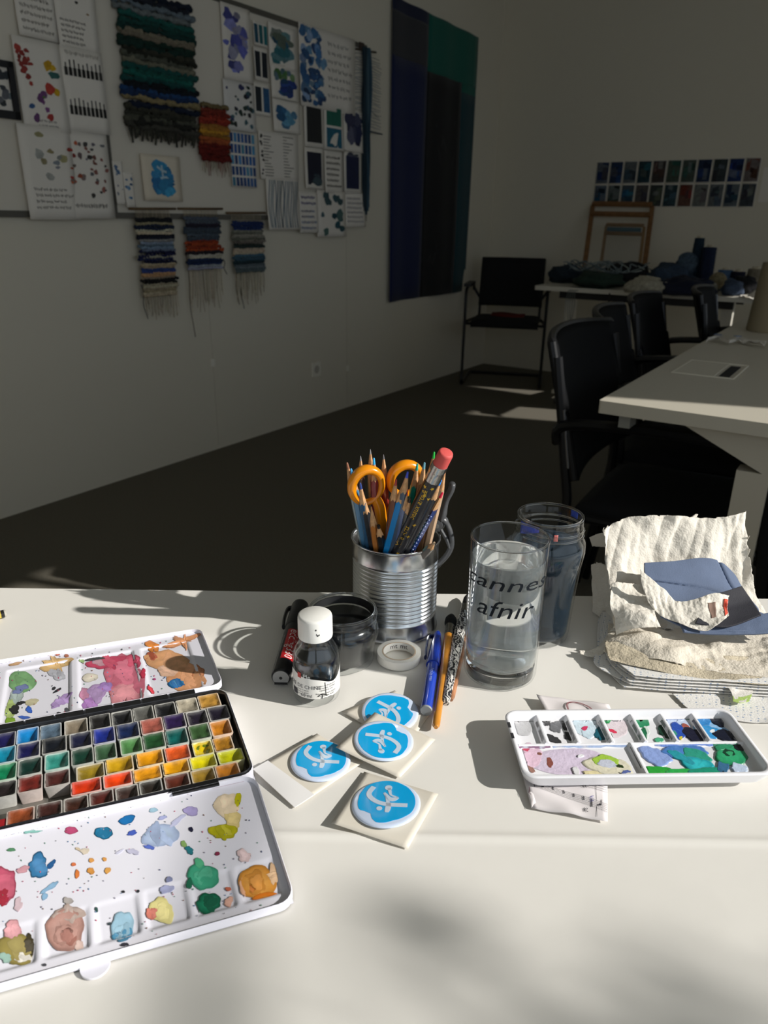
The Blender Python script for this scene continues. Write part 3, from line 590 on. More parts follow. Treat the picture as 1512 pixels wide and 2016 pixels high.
for k in range(16):
    p = desk(1125+rnd.uniform(-12, 60), 556+rnd.uniform(-4, 8)); pts = []
    for q in range(9): pts.append(p+BV*(.045*q-.05)*rnd.uniform(.8, 1.1)+AV*.03*sin(q+k)+V((0, 0, .085+.05*sin(q*.7+k*.4)**2)))
    b.tube(spline(pts, 20), .0035, 5, rnd.choice(['#7c888a', '#98a09c', '#5f6b72']))
o = b.make('yarn_skein', M_y); tag(o, 'loose pale grey skein of thread spread over the left of the back desk', 'yarn')
b = B(); p = hit(1124, 575, DZ)
for k in range(5): b.tube(spline([p+BV*.01*k+V((0, 0, .01)), p+BV*.01*k-AV*.05+V((0, 0, .004)), p+BV*.012*k-AV*.06+V((0, 0, -.08)), p+BV*(.01*k+.02*sin(k))-AV*.055+V((0, 0, -.17-.02*k))], 12), .0018, 5, '#6c706c')
tag(b.make('hanging_threads', M_y), 'grey threads hanging over the front edge of the back desk', 'thread')
for nm, pts, lb in (('black_cable', ((1200, 588), (1196, 600), (1182, 615)), 'short black cord hanging below the back desk'), ('grey_cable', ((1300, 566), (1286, 572), (1284, 590)), 'grey cord looping over the front edge of the back desk')):
    b = B(); P = [hit(pts[0][0], pts[0][1]-10, DZ+.004)]+[bw(x, y, d0-.012) for x, y in pts]; P = [P[0]]+[rm(a_, d0-.012, z_) for a_, z_ in P[1:]]
    b.tube(spline(P, 14), .004, 6, '#16171a' if 'black' in nm else '#5c5c58'); tag(b.make('cord', M_y), lb, 'cord')
b = B(); pa = hit(1478, 588, DZ+.002)
b.grid(lambda u, v: pa+BV*(.16*u-.06)+AV*(.13*v)+V((0, 0, .004+.07*u*v+.01*sin(9*u+4*v))), 8, 8, thick=.0008); tag(b.make('white_sheet', M_paper, None, 180), 'bright white folded paper in the sun on the right end of the back desk', 'paper')
# ================================================================== chairs
M_cloth = mat('black chair fabric', '#0e0f12', .9, bump=.3, bscale=700); M_frame = mat('black tube', '#0f1013', .35, .3)
M_mesh = mat('black mesh back', '#0a0b0d', .75, bump=.4, bscale=900, spec=.12)
def meeting_chair(label, ac, al, rz, group='black meeting chairs along the white table'):
    # faces +x, origin on the floor under the seat
    root = thing('meeting_chair', label, 'chair', (0, 0, 0), group)
    b = B()
    def top(u, v): # seat cushion, rounded
        x = -.23+.46*u; y = -.235+.47*v; e = max(abs(u-.5), abs(v-.5))*2; return V((x, y*(1-.12*(1-u)), .455-.02*max(0, u-.75)*4*.5-.028*e**6+.006*sin(pi*v)))
    b.grid(lambda u, v: top(u, v), 12, 12, thick=.05); b.make('seat', M_cloth, root, 180)
    b = B()
    def bk(u, v):  # u across, v up
        y = -.25+.50*u; k = (2*u-1)**2; x = -.245-.11*v+.05*k*(.6+.4*v); z = .50+.345*v+.010*(1-k)*v; e = max(abs(2*u-1)**8, abs(2*v-1)**10)*.012
        return V((x, y*(1-.02*v), z-e*(1 if v > .5 else -1)))
    b.grid(bk, 16, 12, thick=.022); b.make('backrest', M_mesh, root, 180)
    b = B()
    edge = [bk(0, v) for v in np.linspace(0, 1, 8)]+[bk(u, 1) for u in np.linspace(0, 1, 12)]+[bk(1, v) for v in np.linspace(1, 0, 8)]
    b.tube([p+V((-.012, 0, 0)) for p in edge], .010, 8); b.make('back_frame', M_frame, root)
    for s in (-1, 1):
        y = s*.262
        b = B(); b.tube(spline([(-.28, s*.245, .60), (-.26, y, .645), (-.10, y, .66), (.12, y, .655), (.19, y, .62), (.20, y, .50), (.21, y, .40)], 26), .013, 8, flat=1.5, nrm=V((0, 1, 0))); b.make('armrest', M_frame, root)
        b = B(); b.tube(spline([(.21, y, .42), (.23, y, .2), (.245, y, .012)], 8), .0125, 8); b.make('leg', M_frame, root)
        b = B(); b.tube(spline([(-.30, s*.245, .80), (-.255, s*.25, .55), (-.24, s*.25, .42), (-.27, y, .2), (-.30, y, .012)], 12), .0125, 8); b.make('leg', M_frame, root)
        b = B(); b.tube([(.21, s*.25, .415), (-.24, s*.24, .415)], .011, 8); b.make('seat_rail', M_frame, root)
        b = B(); b.tube([(-.243, s*.257, .54), (-.268, s*.257, .68)], [.003, .003], 6); b.make('edge_highlight', mat('edge highlight grey', '#77787c', .25, .8), root)  # thin grey rods stand in for the sun highlight along the back edge
    root.location = rm(ac, al, 0); root.rotation_euler = (0, 0, -ROOM+rz); return root
c1 = meeting_chair('nearest black meeting chair, its curved back left of the white table corner', -.325, 1.94, R(2))
c2 = dup(c1, rm(-.40, 2.46, 0), -ROOM+R(10), 'second black meeting chair, its back rising behind the nearest one')
c4 = dup(c1, rm(-.44, 2.98, 0), -ROOM+R(4), 'middle black meeting chair, its corner rising just behind the second one')
c3 = dup(c1, rm(-.33, 3.50, 0), -ROOM+R(6), 'farthest black meeting chair, far down the white table before the yarn desk')
# cantilever guest chair in the corner
P = rm(-2.24, 5.02, 0); t = thing('cantilever_chair', 'black cantilever armchair standing in the room corner beside the back desk', 'chair', (0, 0, 0))
b = B(); b.grid(lambda u, v: V((-.23+.46*u, -.23+.46*v, .46-.012*max(abs(2*u-1), abs(2*v-1))**6)), 10, 10, thick=.04); b.make('seat', M_cloth, t, 180)
b = B(); b.grid(lambda u, v: V((-.22-.09*v+.03*(2*u-1)**2, -.225+.45*u, .52+.33*v)), 12, 8, thick=.03); b.make('backrest', M_cloth, t, 180)
for s in (-1, 1):
    y = s*.275
    b = B(); b.tube(spline([(-.25, y, .012), (.16, y, .012), (.22, y, .03), (.215, y, .1), (.20, y, .42), (.19, y, .62), (.13, y, .665), (-.10, y, .665), (-.235, y, .66), (-.26, y, .62)], 50), .011, 8); b.make('side_frame', M_frame, t)
    b = B(); b.box((.0, y, .68), (.30, .045, .02)); b.make('armrest', M_blk, t)
    b = B(); b.tube([(-.24, y, .64), (-.235, s*.22, .56), (-.21, s*.22, .44)], .010, 8); b.tube([(.2, y, .44), (-.21, y*.8, .435)], .010, 8); b.make('back_bracket', M_frame, t)
b = B(); b.tube([(-.25, -.275, .012), (-.25, .275, .012)], .011, 8); b.make('crossbar', M_frame, t)
b = B(); b.tube([(.2, -.275, .43), (.2, .275, .43)], .010, 8); b.make('crossbar', M_frame, t)
b = B(); b.grid(lambda u, v: V((-.2+.2*u, -.12+.24*v, .4675+.006*sin(8*u+5*v))), 6, 6, thick=.006); o = b.make('red_cloth', mat('red cloth', '#6a1c14', .9), None, 180); tag(o, 'thin dark red cloth on the seat of the cantilever chair', 'cloth')
t.location = P; t.rotation_euler = (0, 0, -pi/2-ROOM+R(20)); o.location = P; o.rotation_euler = t.rotation_euler
# ================================================================== white meeting table
ML = mat('table white', '#c6c0b1', .42)
T0, T1, TL, TR = 1.605, 4.0, -.483, 1.05
t = thing('meeting_table', 'large white meeting table with a cable flap, at the right', 'table', rm((TL+TR)/2, (T0+T1)/2, 0))
b = B(); b.prism([rm((TL+TR)/2+x, (T0+T1)/2+y, .73-.028) for x, y in rrect(TR-TL, T1-T0, .006, 3)], (0, 0, .028))
b.make('tabletop', ML, t)
# cut-out for the cable flap is shown by a recessed lid standing a little proud
q = [rac(1328, 733, .73), rac(1345, 703, .73), rac(1437, 716, .73), rac(1418, 743, .73)]
fa0, fa1 = q[0][0], q[3][0]; fl0, fl1 = 2.045, 2.27; fa0 = -.43; fa1 = -.305+.02
b = B(); rbox(b, fa0, fa1-.045, fl0, fl1, .7302, .7316); b.make('flap_lid', mat('flap lid', '#cfc9b9', .4), t)
b = B(); e = .004; 
for z in ((fa0-e, fa0, fl0-e, fl1+e), (fa1, fa1+e, fl0-e, fl1+e), (fa0, fa1, fl0-e, fl0), (fa0, fa1, fl1, fl1+e)): rbox(b, z[0], z[1], z[2], z[3], .7302, .7322)
b.make('flap_frame', mat('flap rim', '#e2dccb', .35), t)
b = B(); rbox(b, fa1-.036, fa1-.010, fl0+.02, fl1-.03, .7302, .7308); b.make('cable_slot', mat('slot black', '#0b0b0d', .8), t)
b = B(); b.prism([rm(-.33, T0+.05, .701), rm(-.14, T0+.05, .612), rm(TR-.14, T0+.05, .612), rm(TR-.05, T0+.05, .701)], AV*.05); b.make('end_beam', ML, t)
b = B(); b.prism([rm(-.33, T1-.10, .701), rm(-.14, T1-.10, .612), rm(TR-.14, T1-.10, .612), rm(TR-.05, T1-.10, .701)], AV*.05); b.make('end_beam', ML, t)
for ac in (-.19, TR-.24):
    for al in (T0+.05, T1-.10):
        b = B(); rbox(b, ac, ac+.065, al, al+.05, .012, .612); b.make('leg', ML, t)
        b = B(); b.turn(rm(ac+.03, al+.025, 0), (0, 0, .012), [(.025, 0), (.025, 1)], 16); b.make('foot', M_blk, t)
b = B(); rbox(b, -.44, -.415, T0+.02, T0+.07, .672, .7015); b.make('end_cap', mat('grey cap', '#85857f', .4), t)
# big cone of string and paper strip on it
cB = hit(1512, 652, .73)+BV*.005
t = thing('string_cone', 'large buff cone of string standing at the right edge on the white table', 'yarn', cB)
b = B(); prof = [(0, 0), (.078, 0)]
for k in range(40): prof.append((.080-.016*k/39+(.0011 if k % 2 else 0), .004+.235*k/39))
prof += [(.035, .243), (0, .243)]; b.lathe(cB, prof, 40, '#94886e'); b.make('wound_string', mat('string', '#ffffff', .9, attr=True, bump=.5, bscale=200), t, 60)
b = B(); b.lathe(cB, [(.022, .244), (.018, .262), (.014, .262), (.018, .244)], 20, '#8a7448', closed=True); b.make('core', MC['string'], t)
pts = [hit(x, y, .731) for x, y in ((1392, 676), (1414, 672), (1436, 680), (1452, 675), (1478, 680), (1506, 684))]
t = thing('twisted_napkin', 'white twisted paper strip with small blue prints across the white table', 'napkin', pts[0])
sp = spline(pts, 40); b = B(); nn = AV
b.grid(lambda u, v: sp[int(round(u*40))]+AV*(.045*(v-.5)*(1+.3*sin(u*14)))+V((0, 0, .004+.010*abs(sin(u*9+v*3))+.006*sin(v*9+u*22)**2)), 40, 8, thick=.0006)
b.make('strip', M_paper, t, 180)
for k in (7, 23):
    b = B(); c = sp[k]+V((0, 0, .022)); 
    b.turn(c, V((0, 0, .0008)), [(.013, 0), (.013, 1)], 16, '#3f5f92'); b.turn(c+V((0, 0, .001)), V((0, 0, .0004)), [(.008, 0), (.008, 1)], 12, '#8fa3c0'); b.make('blue_print', mat('blue print', '#ffffff', .6, attr=True), t)
# ================================================================== near table and its paper cover
M_cover = mat('white table paper', '#e2dfd8', .75, bump=.12, bscale=60, noise_amt=.02, nscale=6)
t = thing('work_table', 'near work table hidden under the white paper cover', 'table', (0, .3, 0))
b = B(); b.prism([V((x*1.0, .27+y, TZ-.0295)) for x, y in rrect(1.9, .83, .01)], (0, 0, .027)); b.make('tabletop', ML, t)
for x in (-.86, .86):
    for y in (-.08, .62): b = B(); b.box((x, y, (TZ-.0300)/2), (.05, .05, TZ-.0300)); b.make('leg', M_wmet, t)
def coverz(x, y):
    z = TZ-.0006+.0005*noise.noise(V((x*7, y*7, 0)))
    cr = abs(y-(.3625-.004*x)); z += .0012*math.exp(-(cr/.0035)**2)*(1 if x > -.09 else 0)
    return z
b = B(); ys = sorted(set(list(np.linspace(-.14, .691, 90))+[.3625+d for d in (-.008, -.006, -.004, -.002, 0, .002, .004, .006, .008)]))
xs = list(np.linspace(-.94, .94, 120)); W = len(xs); vs = [V((x, y, coverz(x, y))) for y in ys for x in xs]
vs += [V((x, .6925, TZ-.045+.002*sin(x*40))) for x in xs]
b.add(vs, [(j*W+i, j*W+i+1, (j+1)*W+i+1, (j+1)*W+i) for j in range(len(ys)) for i in range(W-1)])
o = b.make('paper_cover', M_cover, None, 60); tag(o, 'white paper sheet covering the whole near table', 'paper')
# ================================================================== flat paint blobs
M_stain = mat('dried watercolour', '#ffffff', .45, attr=True, noise_amt=.22, nscale=110, detail=5)
M_thick = mat('thick acrylic paint', '#ffffff', .3, attr=True, coat=.5, bump=.5, bscale=300)
def blob(b, S, cx, cy, rx, ry, rot, col, seed=0, irr=.22, rim=.62, h=.00025, n=22, inner=None, flat=False):
    """organic film of paint around a point; S(px,py,lift) gives the place on the surface"""
    rn = random.Random(seed*7+1); c = lin(col); ph = [rn.uniform(0, 6.28) for _ in range(4)]
    am = [irr*.6, irr*.35, irr*.3, irr*.2]; rings = ((.45, h, 1.03), (.84, h, .98), (.93, h, rim), (1.0, h*.6 if flat else .00002, rim))
    ic = lin(inner) if inner else c
    vs = [S(cx, cy, h)]; cl = [tuple(min(1, x*1.08) for x in ic)]
    cr, sr = cos(R(rot)), sin(R(rot))
    for f, hh, m in rings:
        for i in range(n):
            a = 2*pi*i/n; k = 1+am[0]*sin(2*a+ph[0])+am[1]*sin(3*a+ph[1])+am[2]*sin(5*a+ph[2])+am[3]*sin(9*a+ph[3])
            x, y = rx*k*f*cos(a), ry*k*f*sin(a)
            vs.append(S(cx+x*cr-y*sr, cy+x*sr+y*cr, hh)); base = ic if f < .5 else c; cl.append(tuple(min(1, q*m) for q in base))
    fs = [(0, (i+1) % n+1, i+1) for i in range(n)]
    for r in range(3):
        o = 1+r*n; fs += [(o+i, o+(i+1) % n, o+n+(i+1) % n, o+n+i) for i in range(n)]
    return b.add(vs, [f[::-1] for f in fs], cl)
# ================================================================== watercolour tin
O2 = hit(432, 1358, .745); EU = V((cos(R(20)), sin(R(20)), 0)); EV = V((cos(R(112.6)), sin(R(112.6)), 0)); DET = EU.x*EV.y-EU.y*EV.x
def tin(u, v, z=0): return V((O2.x, O2.y, TZ+z))+EU*u+EV*v
def tuv(px, py, z=.74):
    d = hit(px, py, z)-O2; return (d.x*EV.y-d.y*EV.x)/DET, (EU.x*d.y-EU.y*d.x)/DET
M_enam = mat('white enamel', '#e9e8f2', .3, coat=.4); M_tinbk = mat('black enamel tin', '#17171a', .35, coat=.5); M_tray = mat('inner tray metal', '#8c8a84', .45, .6)
TL_ = .178   # half of the long side that is built
root_tin = thing('watercolour_tin', 'open folding watercolour tin with two white mixing lids, at the left', 'paint box', tin(-.09, -.05, 0))
def rr_uv(u0, u1, v0, v1, r, n=5): return [((u0+u1)/2+x, (v0+v1)/2+y) for x, y in rrect(u1-u0, v1-v0, r, n)]
def ringwall(name, u0, u1, v0, v1, r, z0, z1, th, m, parent, skip=None, lip=0.0012, tf=None):
    b = B(); o = rr_uv(u0, u1, v0, v1, r); i = rr_uv(u0+th, u1-th, v0+th, v1-th, max(.001, r-th)); n = len(o)
    tin_ = tin; T_ = tf or (lambda v: 0)
    def tinl(u, v, z): return tin_(u, v, z+T_(v))
    vs = [tinl(u, v, z0) for u, v in o]+[tinl(u, v, z1-lip) for u, v in o]+[tinl(u*.5+p*.5, v*.5+q*.5, z1) for (u, v), (p, q) in zip(o, i)]+[tinl(u, v, z1-lip) for u, v in i]+[tinl(u, v, z0) for u, v in i]
    b.add(vs, [(k*n+a, k*n+(a+1) % n, ((k+1) % 5)*n+(a+1) % n, ((k+1) % 5)*n+a) for k in range(5) for a in range(n)])
    return b.make(name, m, parent, 60)
# pan tray
U0, U1 = -.215, .004
b = B(); b.prism([tin(u, v, .0012) for u, v in rr_uv(U0, U1, -.1015, .0015, .007)], (0, 0, .0012)); b.make('tray_floor', M_tray, root_tin)
ringwall('tray_wall', U0, U1, -.1015, .0015, .009, .0012, .0155, .0012, M_tinbk, root_tin)
b = B(); b.prism([tin(u, v, .0005) for u, v in rr_uv(U0, U1+.002, -.103, .003, .009)], (0, 0, .0007)); b.make('tray_base', M_enam, root_tin)
ringwall('tray_shell', U0-.001, U1+.0012, -.1028, .0028, .010, .0005, .0142, .0011, M_enam, root_tin)
# hinge strips
for k in range(9):
    u = -.028-.0205*k; b = B(); b.box(tin(u, .0035, .0150), (.019, .0055, .0016), (EU, EV, V((0, 0, 1)))); b.make('hinge_strip', M_tinbk, root_tin)
for u, L in ((-.034, .030), (-.178, .04)):
    b = B(); b.box(tin(u-.001, -.1042, .0149), (L, .006, .0014), (EU, EV, V((0, 0, 1)))); b.make('hinge_strip', M_tinbk, root_tin)
# heights of the two lids
def sst(x, a, c): 
    t_ = max(0, min(1, (x-a)/(c-a))); return t_*t_*(3-2*t_)
def welldepth(u, v, ws, dep, e=.0035):
    d = 0
    for u0, u1, v0, v1 in ws:
        m = sst(u, u0, u0+e)*(1-sst(u, u1-e*.5, u1))*sst(v, v0, v0+e)*(1-sst(v, v1-e, v1)); d = max(d, m*(.35+1.0*(1-(v-v0)/(v1-v0)) if dep < .0015 else 1))
    return dep*d
LU0, LU1, LV0, LV1 = -.215, .0045, -.2030, -.1045
UU0, UU1, UV0, UV1 = -.215, .0046, .0062, .1185
LW_ = []
for uc_ in (-.1428, -.1163, -.0901, -.0637, -.0375, -.0113): LW_.append((uc_-.0122, uc_+.0122, -.1955, -.1680))
LZ = .0024; HZ = .0098
def low_t(v): return HZ*(v-LV0)/(LV1-LV0)
def low_h(u, v): return LZ-welldepth(u, v, LW_, .0014)+low_t(v)
UPX = [tuv(12, 1360), tuv(142, 1335), tuv(150, 1333), tuv(275, 1310), tuv(288, 1308), tuv(398, 1290)]
UW_ = [(-.161, -.1092, .011, .1035), (-.1045, -.0568, .011, .1035), (-.0520, -.0095, .011, .1035)]
UZ = .0026
def up_t(v): return HZ*(UV1-v)/(UV1-UV0)
def up_h(u, v): return UZ-welldepth(u, v, UW_, .0016)+up_t(v)
def lid(nm, u0, u1, v0, v1, hf, nu, nv, label, tf):
    b = B(); th = .0014
    b.grid(lambda u, v: tin(u0+th+(u1-u0-2*th)*u, v0+th+(v1-v0-2*th)*v, hf(u0+(u1-u0)*u, v0+(v1-v0)*v)), nu, nv); o = b.make(nm, M_enam, root_tin, 180); o['label'] = label
    ringwall('lid_wall', u0, u1, v0, v1, .010, .0003, .0059, .0013, M_enam, root_tin, tf=tf)
    b = B(); b.prism([tin(u, v, .0002+tf(v)) for u, v in rr_uv(u0, u1, v0, v1, .010)], (0, 0, .0002)); b.make('lid_back', M_tinbk, root_tin)
    return o
lp = lid('mixing_lid', LU0, LU1, LV0, LV1, low_h, 200, 96, 'front mixing lid with a row of square wells', low_t)
up = lid('mixing_lid', UU0, UU1, UV0, UV1, up_h, 160, 90, 'rear mixing lid with three large wells', up_t)
b = B(); c = tuv(185, 1878, .735); b.turn(tin(c[0]+.0, -.2038, .0004), V((0, 0, .0012)), [(.0075, 0), (.0075, 1)], 24); b.make('thumb_tab', M_enam, root_tin)
def S_low(px, py, h):
    v = -.15
    for _ in range(4): u, v = tuv(px, py, TZ+low_h(-.05, v)+.0002)
    u = min(LU1-.002, max(LU0+.002, u)); v = min(LV1-.0018, max(LV0+.002, v)); return tin(u, v, low_h(u, v)+h+.00022)
def S_up(px, py, h):
    v = .05
    for _ in range(4): u, v = tuv(px, py, TZ+up_h(-.05, v)+.0002)
    u = min(UU1-.002, max(UU0+.002, u)); v = min(UV1-.0018, max(UV0+.002, v)); return tin(u, v, up_h(u, v)+h+.0002)
def stains(S, parent, L):
    for k, e in enumerate(L):
        b = B(); kw = e[7] if len(e) > 7 else {}
        blob(b, S, e[0], e[1], e[2], e[3], e[4], e[5], k+3, h=.00005+.000006*k, flat=True, n=32, **dict(dict(irr=e[6]), **kw))
        if e[2]*e[3] > 150:
            rq = random.Random(k*13+int(e[0]))
            for q_ in range(3):
                c_ = lin(e[5]); g_ = rq.choice((.90, 1.08, 1.15)); hx = '#%02x%02x%02x' % tuple(int(255*min(1, (x*g_ + (.03 if g_ > 1 else 0))**(1/2.2))) for x in c_)
                blob(b, S, e[0]+e[2]*rq.uniform(-.35, .35), e[1]+e[3]*rq.uniform(-.35, .35), e[2]*rq.uniform(.35, .6), e[3]*rq.uniform(.35, .6), rq.uniform(0, 90), hx, k*5+q_, .3, .9, h=.00007+.000006*k+.000006*q_, n=26, flat=True)
        b.make('paint_stain', M_stain, parent, 180)
LOW = [(75, 1705, 20, 23, 30, '#3f82b4', .3, {'rim': .45}), (101, 1702, 12, 5, -40, '#2b5f96', .25), (22, 1673, 8, 4, 0, '#5a8f6a', .2), (98, 1747, 20, 5, -38, '#8fb6d6', .3), (88, 1765, 6, 7, 0, '#8db4d4', .2),
    (10, 1742, 22, 36, 10, '#c65a74', .25), (45, 1712, 13, 7, -10, '#e2a9b4', .25), (6, 1765, 12, 20, 30, '#b03044', .3), (140, 1635, 14, 7, -5, '#c4507c', .15), (204, 1640, 17, 13, 0, '#237aa4', .15, {'rim': .4}),
    (250, 1614, 16, 9, -15, '#1c72b4', .15, {'rim': .5}), (302, 1595, 8, 5, 0, '#a3c8dc', .2), (260, 1640, 11, 4.5, -14, '#4a63c0', .25), (316, 1645, 37, 22, -18, '#aebfdf', .12, {'rim': .85, 'inner': '#b9cbe4'}), (349, 1616, 20, 5, -35, '#c6c8e6', .3, {'rim': .85}), (376, 1597, 14, 10, -5, '#b1a6d8', .2, {'rim': .7}),
    (320, 1610, 9, 4, -10, '#b0b6e2', .2), (294, 1668, 11, 4, 20, '#5c72c8', .3), (447, 1585, 24, 25, 10, '#e9d5b6', .16, {'rim': .9}), (468, 1575, 7, 14, 5, '#c9c211', .15, {'rim': .8}), (458, 1612, 19, 17, 50, '#e6cf8c', .2, {'rim': .85}), (440, 1637, 26, 16, 0, '#bfb81a', .2, {'rim': .75, 'inner': '#a9a514'}),
    (376, 1633, 4.5, 5, 0, '#23233f', .2), (362, 1662, 5, 8, -20, '#8fb36a', .2), (373, 1674, 9, 7, 30, '#2c7f8c', .3, {'rim': .5}), (428, 1681, 5, 4, 0, '#8c3450', .1), (154, 1672, 6, 3, 30, '#dcc9ac', .2), (167, 1676, 9, 6, 20, '#e0d3c0', .3, {'rim': .8}),
    (145, 1702, 4.5, 4, 0, '#dd7a4c', .15), (152, 1721, 5, 8, 0, '#e08040', .2), (180, 1694, 5, 5, 0, '#e2a35a', .15), (179, 1715, 7, 7, 10, '#e5a050', .2), (206, 1692, 4.5, 4, 0, '#e2a35a', .15), (212, 1714, 6.5, 6, 0, '#e5a95a', .2), (262, 1677, 11, 6, 10, '#c9c8e0', .3, {'rim': .85}), (236, 1677, 8, 3, -30, '#d2d2e6', .3, {'rim': .9}),
    (134, 1774, 9, 8, 0, '#b7b0ac', .25), (36, 1781, 8, 14, 20, '#dfc6ce', .3, {'rim': .85}), (480, 1685, 14, 12, 0, '#e9cfd0', .3, {'rim': .8}), (446, 1533, 34, 3.5, -12, '#e2586c', .2), (425, 1538, 3, 3, 0, '#d64564', .1), (63, 1638, 16, 3, -8, '#8cc9bf', .4),
    (243, 1756, 3.2, 2.6, 0, '#23232a', .1), (272, 1755, 3.4, 2.8, 0, '#35353c', .1), (190, 1790, 3, 5, 0, '#2b4a44', .2), (88, 1900, 4, 3, 0, '#4a4a50', .1), (246, 1860, 7, 4, 0, '#3c3c46', .3),
    (30, 1865, 36, 30, -20, '#9a8c4e', .25, {'rim': .75}), (25, 1830, 18, 17, 20, '#dba0a6', .25), (45, 1880, 20, 10, -10, '#e5e0d6', .3), (56, 1858, 10, 22, 10, '#47402c', .3), (10, 1882, 12, 10, 0, '#9fc0b4', .3),
    (128, 1828, 39, 40, 0, '#bb8f84', .1, {'rim': .7, 'inner': '#c29a90'}), (134, 1800, 32, 14, -6, '#b3a097', .15, {'rim': .85}), (128, 1840, 20, 22, 30, '#a87468', .3, {'rim': .8}), (155, 1858, 10, 9, 0, '#dcc0b6', .3),
    (240, 1820, 21, 30, 5, '#a5cbe0', .18, {'rim': .75}), (241, 1838, 23, 14, -8, '#5c9fc4', .22, {'rim': .6}), (216, 1816, 4, 3, 0, '#3e4a50', .1), (318, 1790, 24, 24, 0, '#e7dc96', .2, {'rim': .88}), (300, 1796, 12, 13, 20, '#d88070', .2, {'rim': .75}), (328, 1750, 13, 8, -15, '#a2a6c8', .25, {'rim': .85}), (333, 1732, 8, 5, -20, '#8d93b8', .2),
    (400, 1725, 29, 26, 10, '#41a682', .16, {'rim': .75}), (392, 1700, 9, 11, 0, '#56b487', .2), (373, 1740, 7, 10, 0, '#1f6b50', .25), (410, 1775, 24, 20, 10, '#12664a', .2, {'rim': .7, 'inner': '#1d8460'}), (450, 1772, 10, 8, -30, '#e5b3a0', .3), (449, 1748, 6, 4, 20, '#d7765c', .2),
    (507, 1735, 36, 34, -8, '#e39a3e', .1, {'rim': .75, 'inner': '#e8a650'}), (496, 1745, 22, 10, 40, '#d57f2c', .25, {'rim': .8}), (520, 1760, 26, 5, -10, '#dc7a20', .2), (538, 1720, 9, 20, 5, '#f0c8a0', .3, {'rim': .75}), (478, 1745, 6, 20, -10, '#e7b08c', .3, {'rim': .9})]
stains(S_low, lp, LOW)
UPS = [(43, 1341, 27, 21, -8, '#7fae78', .12, {'rim': .85}), (32, 1370, 14, 14, 0, '#a9b8b4', .25), (20, 1395, 8, 22, 0, '#b3c77c', .3, {'rim': .9}), (22, 1422, 11, 12, 0, '#8fb83c', .25), (110, 1307, 34, 10, -10, '#d7b27a', .2, {'rim': .8}), (112, 1327, 17, 10, 10, '#b9bac2', .3, {'rim': .9}),
    (30, 1307, 13, 3, -10, '#c49a6c', .2), (113, 1288, 5, 3, 0, '#c0603c', .15), (131, 1291, 5, 3, 0, '#b86a44', .15), (122, 1378, 21, 9, -35, '#b79ad0', .3, {'rim': .85}), (62, 1381, 13, 7, -5, '#c2bb9a', .2, {'rim': .9}), (40, 1383, 9, 4, -10, '#2a2a2c', .3), (28, 1396, 11, 8, 20, '#2e2e30', .3), (57, 1396, 6, 7, 0, '#3b68c8', .25),
    (40, 1355, 16, 7, -15, '#7c88b8', .4), (113, 1358, 9, 2.5, -35, '#33343a', .2), (106, 1354, 4, 3, -20, '#33343a', .2), (131, 1397, 4.5, 5, -30, '#55555c', .15), (116, 1403, 4, 3, 20, '#3a3a40', .15), (47, 1411, 12, 3, 10, '#4468c0', .3),
    (245, 1335, 36, 48, -15, '#d6748a', .2, {'rim': .85}), (215, 1303, 38, 13, -8, '#c94a68', .25, {'rim': .8}), (250, 1370, 32, 30, -10, '#e296a0', .15, {'rim': .9}), (262, 1302, 16, 14, 20, '#d0506e', .25), (196, 1303, 14, 8, 0, '#c89aa6', .2), (187, 1367, 24, 18, -30, '#bfa0cf', .2, {'rim': .8}), (205, 1352, 16, 10, -15, '#a884c4', .25, {'rim': .75}), (178, 1385, 16, 14, 0, '#b684c8', .2, {'rim': .85}), (166, 1365, 8, 14, 0, '#c78aa8', .3),
    (177, 1333, 17, 8, -5, '#e5ddcc', .12, {'rim': .7}), (186, 1296, 17, 4, -5, '#4a4a4c', .3), (161, 1300, 5, 4, 0, '#9ab87c', .2),
    (300, 1272, 15, 9, 10, '#e08a40', .3), (298, 1293, 14, 11, 10, '#b45a3c', .2, {'rim': .75}), (330, 1300, 40, 22, 5, '#e2a878', .2, {'rim': .85}), (360, 1262, 34, 7, -20, '#dc9a6c', .3), (365, 1335, 36, 30, 10, '#dda074', .2, {'rim': .88}), (330, 1320, 20, 12, 0, '#e6bca0', .2, {'rim': .9}), (385, 1325, 18, 16, 0, '#d08a60', .2), (349, 1344, 20, 9, -10, '#1f6fae', .1, {'rim': .6, 'inner': '#5a9cc8'}), (297, 1358, 5, 8, -30, '#d04450', .3), (304, 1336, 3, 2, 0, '#c04a88', .1), (282, 1328, 5, 10, 20, '#c03450', .3)]
stains(S_up, up, UPS)
for S, par, n, (x0, x1, y0, y1), sd_ in ((S_low, lp, 190, (0, 520, 1560, 1850), 4), (S_up, up, 150, (0, 390, 1262, 1420), 5)):
    rn = random.Random(sd_); b = B()
    for k in range(n):
        x, y = rn.uniform(x0, x1), rn.uniform(y0, y1)
        blob(b, S, x, y, rn.uniform(.6, 1.9), rn.uniform(.5, 1.4), rn.uniform(0, 90), rn.choice(['#3c4a7c', '#c45a74', '#55555c', '#7a9cc4', '#8a6a5c', '#6a9a84', '#a09aae', '#c0607c']), k, .2, .8, n=7)
    b.make('paint_splatter', M_stain, par, 180, kind='stuff')
